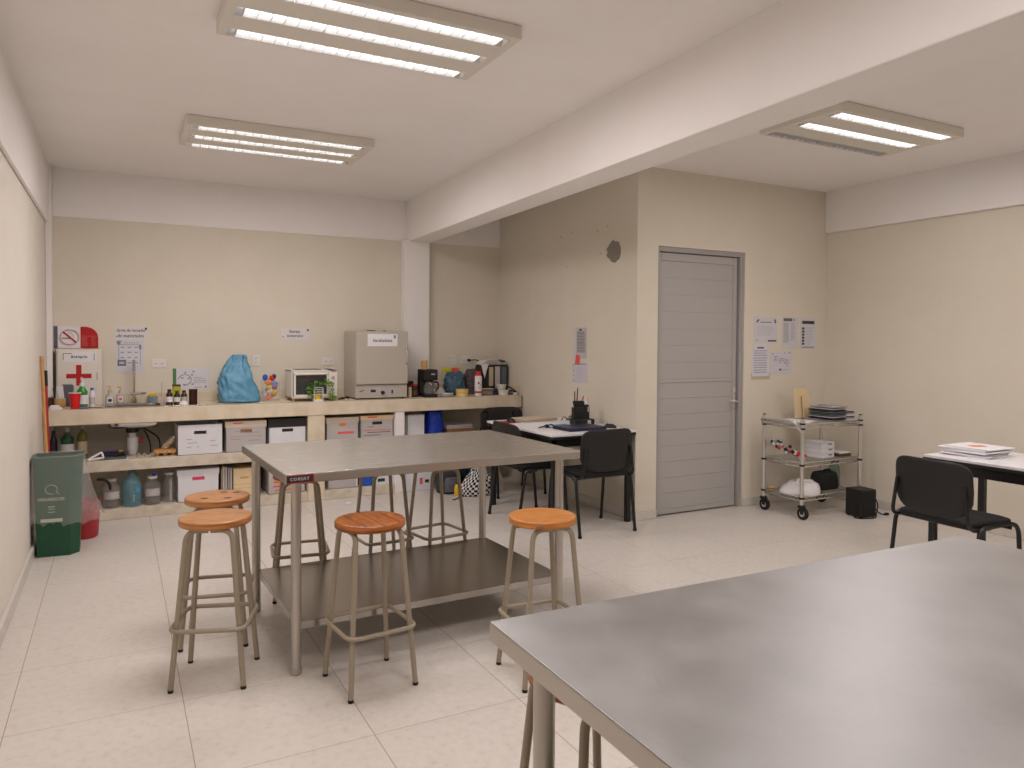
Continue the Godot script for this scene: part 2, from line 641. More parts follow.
func room() -> void:
	var cream: Material = M.cream_paint
	var white: Material = M.white_paint
	# floor: a bed of grout and one mesh for each tile
	var fl := structure("floor", Mb.new().span(Vector3(XL - 0.2, -0.12, ZB - 0.2), Vector3(XR + 0.2, -0.0009, ZF + 0.2)), M.grout)
	var s := 0.6
	var gx := -0.3748
	var gz := -3.2045
	var cache := {}
	var rng := RandomNumberGenerator.new()
	rng.seed = 5
	for i in range(-1, 11):
		for k in range(-7, 10):
			var a := Vector3(maxf(gx + i * s, XL) + 0.0014, -0.012, maxf(gz + k * s, ZB) + 0.0014)
			var b := Vector3(minf(gx + (i + 1) * s, XR) - 0.0014, 0.0, minf(gz + (k + 1) * s, ZF) - 0.0014)
			if b.x - a.x < 0.01 or b.z - a.z < 0.01 or (a.x > XP and b.z < ZD - 0.2):
				continue
			var key := "%.3f_%.3f" % [b.x - a.x, b.z - a.z]
			if not cache.has(key):
				cache[key] = Mb.new().box(Vector3.ZERO, b - a, 0.0012).mesh()
			var o := MeshInstance3D.new()
			o.name = "tile"
			o.mesh = cache[key]
			o.material_override = M["floor_tile_%d" % rng.randi_range(0, 2)]
			fl.add_child(o, true)
			o.position = (a + b) / 2.0
	structure("ceiling", Mb.new().span(Vector3(XL - 0.2, CE, ZB - 0.2), Vector3(XR + 0.2, CE + 0.15, ZF + 0.2)), white)
	structure("wall_left", Mb.new().span(Vector3(XL - 0.15, 0, ZB - 0.15), Vector3(XL, CE, ZF + 0.15)), M.pale_cream_paint)
	structure("wall_back", Mb.new().span(Vector3(XL, 0, ZB - 0.15), Vector3(XP + 0.1, CE, ZB)), cream)
	structure("wall_front", Mb.new().span(Vector3(XL, 0, ZF), Vector3(XR, CE, ZF + 0.15)), cream)
	structure("wall_right", Mb.new().span(Vector3(XR, 0, ZD - 0.6), Vector3(XR + 0.15, CE, ZF + 0.15)), cream)
	structure("wall_partition", Mb.new().span(Vector3(XP, 0, ZB), Vector3(XP + 0.12, CE, ZD - 0.12)), cream)
	var dx0 := 3.888
	var dx1 := 4.846
	var dh := 2.226
	var dw := Mb.new()
	dw.span(Vector3(XP, 0, ZD - 0.12), Vector3(dx0, CE, ZD))
	dw.span(Vector3(dx1, 0, ZD - 0.12), Vector3(XR, CE, ZD))
	dw.span(Vector3(dx0, dh, ZD - 0.12), Vector3(dx1, CE, ZD))
	structure("wall_door", dw, cream)
	# concrete frame painted white: beams and columns
	structure("trim_1", Mb.new().span(Vector3(XL, 2.385, ZB), Vector3(XL + 0.024, CE + 0.05, ZF), 0.006), white)
	structure("trim_2", Mb.new().span(Vector3(XL, 0, ZB), Vector3(XL + 0.045, CE + 0.04, ZB + 0.13), 0.006), white)
	structure("trim_3", Mb.new().span(Vector3(XL + 0.045, 2.452, ZB), Vector3(XP, CE + 0.03, ZB + 0.006), 0.003), white)
	structure("trim_4", Mb.new().span(Vector3(2.55, 0, ZB), Vector3(2.825, 2.46, ZB + 0.1), 0.008), white)
	var bm := structure("trim_5", Mb.new().span(Vector3(0, 2.44, 0), Vector3(0.235, CE + 0.06, 9.9), 0.01), white)
	bm.position = Vector3(2.605, 0, ZB)
	bm.rotation_degrees.y = -2.0
	structure("trim_6", Mb.new().span(Vector3(XR - 0.035, 2.467, ZD), Vector3(XR, CE + 0.05, ZF), 0.006), white)
	# baseboards of floor tile
	var tl: Material = M.floor_tile_0
	structure("baseboard_left", Mb.new().span(Vector3(XL, 0, -6.67), Vector3(XL + 0.022, 0.075, ZF), 0.003), tl)
	structure("baseboard_partition", Mb.new().span(Vector3(XP - 0.012, 0, -6.67), Vector3(XP, 0.075, ZD + 0.012), 0.003), tl)
	structure("baseboard_door", Mb.new().span(Vector3(XP, 0, ZD), Vector3(dx0, 0.075, ZD + 0.012), 0.003).span(Vector3(dx1, 0, ZD), Vector3(XR, 0.075, ZD + 0.012), 0.003), tl)
	structure("baseboard_right", Mb.new().span(Vector3(XR - 0.012, 0, ZD + 0.012), Vector3(XR, 0.075, ZF), 0.003), tl)
	# grey slatted metal door
	var d := structure("door_1", Mb.new().span(Vector3(dx0 + 0.03, 0.012, ZD - 0.075), Vector3(dx1 - 0.05, dh - 0.045, ZD - 0.055)), M.door_paint)
	var z0 := ZD - 0.052
	var fr := Mb.new()
	fr.span(Vector3(dx0, 0, ZD - 0.1), Vector3(dx0 + 0.028, dh, ZD - 0.012), 0.003)
	fr.span(Vector3(dx1 - 0.045, 0, ZD - 0.1), Vector3(dx1, dh, ZD - 0.012), 0.003)
	fr.span(Vector3(dx0 + 0.0282, dh - 0.04, ZD - 0.1), Vector3(dx1 - 0.0452, dh, ZD - 0.0125), 0.001)
	part(d, "door_frame", fr, M.door_frame)
	var lf := Mb.new()
	var lx0 := dx0 + 0.032
	var lx1 := dx1 - 0.052
	lf.span(Vector3(lx0, 0.012, ZD - 0.09), Vector3(lx0 + 0.035, dh - 0.045, ZD - 0.038), 0.003)
	lf.span(Vector3(lx1 - 0.045, 0.012, ZD - 0.09), Vector3(lx1, dh - 0.045, ZD - 0.038), 0.003)
	lf.span(Vector3(lx0 + 0.0352, dh - 0.11, ZD - 0.089), Vector3(lx1 - 0.0452, dh - 0.045, ZD - 0.039), 0.001)
	lf.span(Vector3(lx0 + 0.0352, 1.105, ZD - 0.089), Vector3(lx1 - 0.0452, 1.135, ZD - 0.04), 0.002)
	lf.span(Vector3(lx0 + 0.0352, 0.012, ZD - 0.089), Vector3(lx1 - 0.0452, 0.05, ZD - 0.039), 0.001)
	part(d, "leaf_frame", lf, M.door_paint)
	var sl := (1.105 - 0.05) / 8.0
	for i in 8:
		part(d, "slat", Mb.new().span(Vector3(lx0 + 0.034, 0.05 + i * sl + 0.0004, ZD - 0.07), Vector3(lx1 - 0.044, 0.05 + (i + 1) * sl - 0.0004, ZD - 0.046), 0.0016), M.door_paint)
	sl = (dh - 0.11 - 1.135) / 7.0
	for i in 7:
		part(d, "slat", Mb.new().span(Vector3(lx0 + 0.034, 1.135 + i * sl + 0.0002, ZD - 0.07), Vector3(lx1 - 0.044, 1.135 + (i + 1) * sl - 0.0002, ZD - 0.046), 0.0008), M.door_paint)
	var hd := part(d, "door_handle", Mb.new().span(Vector3(lx1 - 0.04, 0.87, ZD - 0.04), Vector3(lx1 - 0.008, 1.05, ZD - 0.03), 0.004).tube(bent([Vector3(lx1 - 0.024, 0.93, ZD - 0.035), Vector3(lx1 - 0.024, 0.93, ZD + 0.015), Vector3(lx1 - 0.12, 0.93, ZD + 0.015)], 0.012), 0.008, 8), M.zinc_wire)
	part(hd, "keyhole", Mb.new().cone(Vector3(lx1 - 0.024, 1.0, ZD - 0.031), Vector3(lx1 - 0.024, 1.0, ZD - 0.022), 0.009, 0.009), M.chrome)

func ceiling_lights() -> void:
	var spots := [
		[Vector3(0.995, CE, -5.38), [1, 1, 1], "back ceiling light with three lit louvred tubes, nearest the rear wall"],
		[Vector3(1.0, CE, -3.24), [1, 1, 1], "large ceiling light with three lit tubes above the first steel table"],
		[Vector3(4.29, CE, -3.23), [0, 1, 1], "ceiling light right of the beam with one dead tube"],
		[Vector3(1.0, CE, -0.9), [1, 1, 1], "ceiling light above the foreground steel table"],
		[Vector3(4.29, CE, -0.9), [1, 1, 1], "ceiling light above the right-hand desk"],
	]
	var blade := Mb.new().box(Vector3.ZERO, Vector3(0.003, 0.026, 0.086)).mesh()
	for sp in spots:
		var t := thing("ceiling_light", sp[2], "ceiling light", sp[0], 0.0, "ceiling lights")
		var w := 0.605
		var d := 0.30
		var hh := 0.06
		var tz := [-0.25, -0.015, 0.22]
		var tw := 0.044
		var hx := 0.565
		var hs := Mb.new()
		hs.span(Vector3(-hx, -0.006, -d + 0.004), Vector3(hx, -0.0005, d - 0.004))
		for sg in [-1.0, 1.0]:
			hs.span(Vector3(-hx, -hh, sg * d), Vector3(hx, -0.004, sg * (d - 0.0035)))
			hs.span(Vector3(sg * w, -hh, -d), Vector3(sg * (hx + 0.0002), -0.004, d), 0.001)
		var cuts := [-d + 0.0037]
		for z in tz:
			cuts.append(z - tw); cuts.append(z + tw)
		cuts.append(d - 0.0037)
		for i in range(0, 8, 2):
			if cuts[i + 1] - cuts[i] > 0.001:
				hs.span(Vector3(-hx, -hh, cuts[i]), Vector3(hx, -hh + 0.003, cuts[i + 1]))
		part(t, "housing", hs, M.fixture_white)
		for i in 3:
			var z: float = tz[i]
			var rf := Mb.new()
			rf.flat(Vector3(-hx, -0.012, z - 0.018), Vector3(hx, -0.012, z - 0.018), Vector3(hx, -0.012, z + 0.018), Vector3(-hx, -0.012, z + 0.018), Vector3.DOWN)
			for sg in [-1.0, 1.0]:
				rf.flat(Vector3(-hx, -0.012, z + sg * 0.018), Vector3(hx, -0.012, z + sg * 0.018), Vector3(hx, -hh, z + sg * tw), Vector3(-hx, -hh, z + sg * tw), Vector3(0, -0.4, -sg).normalized())
			var rfp := part(t, "reflector", rf, M.reflector)
			var on: bool = sp[1][i] == 1
			var tub := part(t, "tube", Mb.new().cone(Vector3(-0.53, -0.022, z), Vector3(0.53, -0.022, z), 0.011, 0.011, 12), M.tube_lit if on else M.tube_off, "lit fluorescent tube" if on else "dead fluorescent tube")
			for sg in [-1.0, 1.0]:
				part(tub, "cap", Mb.new().cone(Vector3(sg * 0.53, -0.022, z), Vector3(sg * 0.56, -0.022, z), 0.014, 0.014, 12), M.zinc_wire)
			for k in 20:
				var bl := MeshInstance3D.new()
				bl.name = "louvre_blade"
				bl.mesh = blade
				bl.material_override = M.reflector
				rfp.add_child(bl, true)
				bl.position = Vector3(-0.53 + 1.06 * k / 19.0, -hh + 0.0135, z)
			if on:
				var l := AreaLight3D.new()
				l.name = "tube_glow"
				l.area_size = Vector2(1.06, 0.075)
				l.area_normalize_energy = true
				l.light_energy = 0.85
				l.light_color = Color(1.0, 0.96, 0.958)
				l.area_range = 14.0
				l.shadow_enabled = true
				t.add_child(l, true)
				l.position = Vector3(0, -hh - 0.004, z)
				l.rotation_degrees = Vector3(-90, 0, 0)

# ------------------------------------------------------------------ furniture
func steel_table(label: String, at: Vector3, turn: float, m: Material, plate: bool, wid := 1.5, inset := 0.06) -> void:
	var t := thing("steel_table", label, "table", at, turn, "stainless steel tables")
	var h := 0.88
	part(t, "tabletop", Mb.new().box(Vector3(0, h - 0.0015, 0), Vector3(wid - 0.003, 0.003, 0.997), 0.001).planar(0.62), m)
	part(t, "folded_edge", Mb.new().box(Vector3(0, h - 0.0215, 0), Vector3(wid, 0.039, 1.0), 0.004), M.leg_steel)
	var lx := [-wid / 2 + inset, wid / 2 - 0.085]
	var lz := [-0.43, 0.43]
	for x in lx:
		for z in lz:
			var l := part(t, "leg", Mb.new().cone(Vector3(x, 0.03, z), Vector3(x, h - 0.04, z), 0.022, 0.022, 18), M.leg_steel)
			part(l, "foot", Mb.new().lathe([Vector2(0, 0), Vector2(0.018, 0), Vector2(0.024, 0.006), Vector2(0.025, 0.03), Vector2(0.0, 0.031)], Vector3(x, 0, z), 16), M.leg_steel)
	part(t, "underside_channel", Mb.new().span(Vector3(-0.6, h - 0.075, -0.14), Vector3(0.6, h - 0.041, -0.09), 0.002).span(Vector3(-0.6, h - 0.075, 0.09), Vector3(0.6, h - 0.041, 0.14), 0.002), M.leg_steel)
	part(t, "shelf", Mb.new().box(Vector3(0, 0.205, 0), Vector3(1.37, 0.035, 0.85), 0.003), M.shelf_steel)
	if plate:
		var p := part(t, "name_plate", Mb.new().box(Vector3(-0.688, h - 0.021, 0.501), Vector3(0.115, 0.034, 0.003), 0.001), M.ink, "dark maker's plate with red border")
		var rp := Mb.new()
		for sg in [-1.0, 1.0]:
			rp.box(Vector3(-0.688, h - 0.021 + sg * 0.0155, 0.5028), Vector3(0.115, 0.003, 0.001))
		rp.box(Vector3(-0.633, h - 0.021, 0.5028), Vector3(0.005, 0.034, 0.001))
		part(p, "border", rp, M.red_print)
		text(p, "CORIAT", 0.08, Vector3(-0.692, h - 0.021, 0.503), M.card_grey, Vector3.ZERO, true, 0.013)

func steel_tables() -> void:
	steel_table("long brushed steel table with lower shelf, ringed by stools", Vector3(1.35, 0, -3.69), 1.9, M.brushed_steel, true)
	steel_table("worn steel table in the right foreground with smudged top", Vector3(1.418, 0, -0.815), -1.2, M.worn_steel, false, 1.54, 0.09)

func make_stool(label: String, at: Vector3, turn: float, wood: int, plugs := false, chip := false) -> void:
	var t := thing("lab_stool", label, "stool", at, turn, "round wooden stools on taupe legs")
	var h := 0.69
	var seat := Mb.new().lathe([Vector2(0, h - 0.03), Vector2(0.143, h - 0.03), Vector2(0.147, h - 0.026), Vector2(0.147, h - 0.006), Vector2(0.1455, h - 0.002), Vector2(0.142, h), Vector2(0.138, h + 0.0002), Vector2(0, h + 0.0002)], Vector3.ZERO, 40).planar(3.3)
	part(t, "seat", seat, M["seat_wood_%d" % wood])
	if plugs:
		for q in [Vector2(-0.05, 0.06), Vector2(0.055, 0.07), Vector2(0.02, -0.075), Vector2(0.08, -0.06)]:
			part(t, "screw_plug", Mb.new().lathe([Vector2(0.012, 0), Vector2(0.012, 0.0008), Vector2(0, 0.0008)], Vector3(q.x, h, q.y), 12, 1.5, 1.0), M.brown_dark, "dark screw plug")
	if chip:
		part(t, "chip", Mb.new().ball(Vector3(-0.062, h - 0.018, 0.129), Vector3(0.03, 0.011, 0.006), 10, 6), M.card_brown, "dark chipped bark on the seat edge")
	var b := 0.143
	var k := 0.09
	for sx in [-1.0, 1.0]:
		for sz in [-1.0, 1.0]:
			var foot := Vector3(sx * b, 0.012, sz * b)
			var knee := Vector3(sx * k, h - 0.036, sz * (k + 0.01))
			var l := part(t, "leg", Mb.new().tube(bent([foot, knee, Vector3(sx * 0.005, h - 0.04, sz * (k + 0.005))], 0.05, 6), 0.0113, 10), M.stool_enamel)
			part(l, "rubber_foot", Mb.new().cone(Vector3(sx * b, 0.0, sz * b), foot + Vector3(0, -0.002, 0), 0.0113, 0.0118, 12), M.rubber)
	var y := 0.25
	var q := b - (b - k) * y / h + 0.026
	part(t, "footrest", Mb.new().tube(bent([Vector3(-q, y, -q), Vector3(q, y, -q), Vector3(q, y, q), Vector3(-q, y, q)], 0.055, 6, true), 0.0095, 10, true), M.stool_enamel)

func stools() -> void:
	make_stool("wooden stool left of the steel table, nearest the camera of the pair", Vector3(0.367, 0, -3.385), -19.8, 0)
	make_stool("wooden stool with dark spots on its seat, behind the leftmost stool", Vector3(0.424, 0, -3.82), -14.3, 0, true)
	make_stool("stool with dark-striped orange seat before the steel table's front edge", Vector3(0.94, 0, -3.037), 96.2, 1)
	make_stool("stool with chipped orange seat at the steel table's right front corner", Vector3(1.628, 0, -2.77), -4.9, 2, false, true)
	make_stool("stool behind the steel table's left end, seat hidden under the tabletop", Vector3(0.915, 0, -4.29), -8.0, 1)
	make_stool("stool behind the middle of the steel table, left of two", Vector3(1.42, 0, -4.34), 4.0, 2)
	make_stool("stool behind the steel table's right half, nearest the bags", Vector3(1.76, 0, -4.30), 9.0, 0)
	make_stool("stool mostly hidden under the corner of the foreground table", Vector3(0.968, 0, -1.42), 3.0, 1)

func chair(label: String, at: Vector3, turn: float) -> void:
	var t := thing("office_chair", label, "chair", at, turn, "black stacking chairs")
	var seat := Mb.new().surf(16, 12, func(u: float, w: float) -> Vector3:
		var a := TAU * u
		var b := PI * (w - 0.5)
		var c := Vector2(signf(cos(a)) * pow(absf(cos(a)), 0.35), signf(sin(a)) * pow(absf(sin(a)), 0.35))
		var e := pow(absf(cos(b)), 0.3)
		var y := signf(sin(b)) * pow(absf(sin(b)), 0.6)
		var z := c.y * e * 0.215
		return Vector3(c.x * e * 0.235, 0.452 + y * 0.026 - 0.012 * clampf(-z / 0.2, 0.0, 1.0) * 1.0, z), Vector3(0, 0.452, 0))
	part(t, "seat", seat, M.black_fabric)
	var back := Mb.new().surf(28, 14, func(u: float, w: float) -> Vector3:
		# closed shell: u runs round the outline, w from the front centre over the rim to the back centre
		var a := TAU * u
		var cx := cos(a)
		var cy := sin(a)
		var p := 0.38 if cy > 0.0 else 0.62
		var ox := signf(cx) * pow(absf(cx), p) * 0.232
		var oy := signf(cy) * pow(absf(cy), p) * 0.16
		var r: float = sin(PI * w)
		r = pow(r, 0.35)
		var x := ox * r
		var y := oy * r
		var f := cos(PI * w)
		var z := 0.228 + 0.16 * (y + 0.16) * 0.45 - 0.9 * x * x - signf(f) * pow(absf(f), 0.5) * 0.013
		return Vector3(x, 0.635 + y, z), Vector3(0, 0.635, 0.24))
	part(t, "backrest", back, M.black_plastic)
	for sx in [-1.0, 1.0]:
		var x: float = sx * 0.25
		part(t, "leg", Mb.new().tube(bent([Vector3(x, 0.012, -0.225), Vector3(x, 0.44, -0.185), Vector3(x, 0.445, 0.0)], 0.07, 6), 0.0125, 10), M.black_metal)
		part(t, "leg", Mb.new().tube(bent([Vector3(x, 0.012, 0.225), Vector3(x, 0.44, 0.16), Vector3(x, 0.445, 0.0)], 0.05, 6), 0.0125, 10), M.black_metal)
		for z in [-0.225, 0.225]:
			part(t, "foot_cap", Mb.new().cone(Vector3(x, 0, z), Vector3(x, 0.02, z), 0.015, 0.0145, 10), M.rubber)
		part(t, "back_support", Mb.new().tube(bent([Vector3(x * 0.93, 0.43, 0.05), Vector3(x * 0.93, 0.43, 0.225), Vector3(x * 0.8, 0.66, 0.225)], 0.06, 6), 0.011, 8), M.black_metal)
	part(t, "cross_bar", Mb.new().tube([Vector3(-0.25, 0.42, -0.12), Vector3(0.25, 0.42, -0.12)], 0.01, 8).tube([Vector3(-0.25, 0.42, 0.12), Vector3(0.25, 0.42, 0.12)], 0.01, 8), M.black_metal)

func desk(label: String, a: Vector3, b: Vector3) -> void:
	var c := (a + b) / 2.0
	var t := thing("desk", label, "desk", Vector3(c.x, 0, c.z), 0.0, "white topped black desks")
	var sx := absf(b.x - a.x)
	var sz := absf(b.z - a.z)
	part(t, "desktop", Mb.new().box(Vector3(0, 0.731, 0), Vector3(sx, 0.018, sz), 0.003), M.laminate_white)
	part(t, "edge_band", Mb.new().span(Vector3(-sx / 2 - 0.002, 0.7, -sz / 2 - 0.002), Vector3(sx / 2 + 0.002, 0.722, sz / 2 + 0.002), 0.003), M.black_plastic)
	var ap := Mb.new()
	for sg in [-1.0, 1.0]:
		ap.span(Vector3(-sx / 2 + 0.02, 0.64, sg * (sz / 2 - 0.02)), Vector3(sx / 2 - 0.02, 0.7, sg * (sz / 2 - 0.05)))
		ap.span(Vector3(sg * (sx / 2 - 0.02), 0.64, -sz / 2 + 0.02), Vector3(sg * (sx / 2 - 0.05), 0.7, sz / 2 - 0.02))
	part(t, "apron", ap, M.black_metal)
	for x in [-1.0, 1.0]:
		for z in [-1.0, 1.0]:
			part(t, "leg", Mb.new().box(Vector3(x * (sx / 2 - 0.045), 0.32, z * (sz / 2 - 0.045)), Vector3(0.04, 0.64, 0.04), 0.003), M.black_metal)

func desks() -> void:
	desk("white topped desk against the cream side wall", Vector3(2.875, 0, -5.87), Vector3(3.655, 0, -4.755))
	desk("white topped desk at the right edge holding a pile of papers", Vector3(4.53, 0, -2.93), Vector3(5.15, 0, -1.73))
	chair("black chair tucked under the desk beside the grey door's wall", Vector3(3.235, 0, -4.76), 0.0)
	chair("black chair at the long side of the side-wall desk, seen behind the steel table", Vector3(2.96, 0, -5.275), -90.0)
	chair("black chair between the far desk end and the counter", Vector3(3.32, 0, -6.25), 180.0)
	chair("black chair in front of the right-hand desk, backrest towards the camera", Vector3(4.28, 0, -2.575), -92.0)

# ------------------------------------------------------------------ masonry counter
func counter() -> void:
	var t := thing("masonry_counter", "long beige masonry counter with a lower shelf along the rear wall", "counter", Vector3(0, 0, 0))
	var x0 := XL + 0.002
	var x1 := XP - 0.002
	var zf := -6.665
	var zb := ZB + 0.002
	var sx0 := -0.08
	var sx1 := 0.32
	var sz0 := -7.08
	var sz1 := -6.73
	var m: Material = M.masonry
	var ct := Mb.new()
	ct.span(Vector3(x0 + 0.05, 0.8, zb), Vector3(sx0, CT, zf + 0.001), 0.003)
	ct.span(Vector3(sx1, 0.8, zb + 0.1), Vector3(x1, CT, zf + 0.001), 0.003)
	ct.span(Vector3(sx1, 0.8, zb), Vector3(2.548, CT, zb + 0.1)).span(Vector3(2.827, 0.8, zb), Vector3(x1, CT, zb + 0.1))
	ct.span(Vector3(sx0, 0.8, zb), Vector3(sx1, CT, sz0)).span(Vector3(sx0, 0.8, sz1), Vector3(sx1, CT, zf + 0.001), 0.003)
	ct.span(Vector3(x0, 0.768, zf - 0.05), Vector3(x1, CT, zf + 0.004), 0.006)
	part(t, "countertop", ct, m)
	part(t, "backsplash", Mb.new().span(Vector3(x0 + 0.05, CT, zb), Vector3(2.548, 0.975, zb + 0.012), 0.002).span(Vector3(2.827, CT, zb), Vector3(x1, 0.99, zb + 0.012), 0.002).span(Vector3(x1 - 0.014, CT, zb), Vector3(x1, 0.985, zf - 0.03), 0.002), m)
	part(t, "shelf", Mb.new().span(Vector3(x0, 0.39, zb + 0.14), Vector3(1.495, ST, zf), 0.005), M.shelf_stone)
	part(t, "shelf", Mb.new().span(Vector3(1.645, 0.39, zb + 0.14), Vector3(2.31, ST, zf), 0.005), M.shelf_stone)
	part(t, "shelf", Mb.new().span(Vector3(2.40, 0.39, zb + 0.14), Vector3(x1, ST, zf - 0.06), 0.005), M.shelf_stone)
	part(t, "pillar", Mb.new().span(Vector3(1.495, 0, zb + 0.01), Vector3(1.645, 0.8, zf - 0.004), 0.004), m)
	part(t, "pillar", Mb.new().span(Vector3(2.31, 0, zb + 0.01), Vector3(2.40, 0.8, zf - 0.004), 0.004), M.white_paint, "white painted pillar")
	part(t, "plinth", Mb.new().span(Vector3(x0, 0, zb + 0.14), Vector3(1.495, PT, zf - 0.012), 0.004), M.shelf_stone)
	part(t, "plinth", Mb.new().span(Vector3(1.645, 0, zb + 0.14), Vector3(2.31, PT, zf - 0.012), 0.004), M.shelf_stone)
	# sink set into the counter, its bowl hanging under it
	var s := thing("steel_sink", "stainless sink set into the counter below the washing notice", "sink", Vector3((sx0 + sx1) / 2, CT, (sz0 + sz1) / 2))
	var hx := (sx1 - sx0) / 2 - 0.002
	var hz := (sz1 - sz0) / 2 - 0.002
	var bowl := Mb.new()
	var ring := func(a: float, kx: float, kz: float, y: float) -> Vector3:
		return Vector3(signf(cos(a)) * pow(absf(cos(a)), 0.4) * kx, y, signf(sin(a)) * pow(absf(sin(a)), 0.4) * kz)
	bowl.surf(32, 8, func(u: float, w: float) -> Vector3:
		var pr := [Vector3(0.0, 0.0, -0.175), Vector3(0.6, 0.6, -0.175), Vector3(0.92, 0.92, -0.17), Vector3(0.98, 0.98, -0.14), Vector3(0.985, 0.985, -0.08), Vector3(0.99, 0.99, -0.04), Vector3(0.995, 0.995, -0.01), Vector3(1.0, 1.0, 0.002), Vector3(1.0, 1.0, 0.004)]
		var p: Vector3 = pr[int(round(w * 8))]
		return ring.call(TAU * u, hx * p.x, hz * p.y, p.z))
	part(s, "bowl", bowl, M.chrome)
	part(s, "rim", Mb.new().span(Vector3(-hx - 0.04, 0.0, -hz - 0.02), Vector3(-hx + 0.004, 0.006, hz + 0.03), 0.003).span(Vector3(hx - 0.004, 0.0, -hz - 0.02), Vector3(hx + 0.3, 0.006, hz + 0.03), 0.003).span(Vector3(-hx, 0.0, hz - 0.004), Vector3(hx, 0.006, hz + 0.03), 0.003).span(Vector3(-hx, 0.0, -hz - 0.02), Vector3(hx, 0.006, -hz + 0.004), 0.003), M.chrome)
	part(s, "drain_collar", Mb.new().cone(Vector3(-0.012, -0.225, -0.02), Vector3(-0.012, -0.177, -0.02), 0.045, 0.055, 18), M.black_plastic)
	part(s, "drain_pipe", Mb.new().cone(Vector3(-0.012, -0.285, -0.02), Vector3(-0.012, -0.22, -0.02), 0.028, 0.028, 16).cone(Vector3(-0.012, -0.37, -0.02), Vector3(-0.012, -0.265, -0.02), 0.042, 0.042, 16).cone(Vector3(-0.012, -0.408, -0.02), Vector3(-0.012, -0.37, -0.02), 0.036, 0.036, 16), M.cloth_white)
	part(s, "supply_hose", Mb.new().tube(curve([Vector3(0.03, -0.18, -0.05), Vector3(0.09, -0.24, -0.06), Vector3(0.12, -0.33, -0.05), Vector3(0.125, -0.405, -0.04)]), 0.006, 8).tube(curve([Vector3(0.03, -0.17, -0.08), Vector3(0.13, -0.24, -0.1), Vector3(0.19, -0.3, -0.1), Vector3(0.2, -0.405, -0.09)]), 0.006, 8), M.rubber)
	part(s, "valve", Mb.new().cone(Vector3(0.035, -0.3, -0.06), Vector3(0.07, -0.3, -0.06), 0.012, 0.016, 10), M.red_plastic)

const RANK := ["lowest", "second lowest", "third lowest", "fourth lowest", "fifth lowest", "sixth lowest", "seventh lowest", "eighth lowest"]

func rank(i: int, n: int) -> String:
	return "topmost" if i == n - 1 else RANK[i]

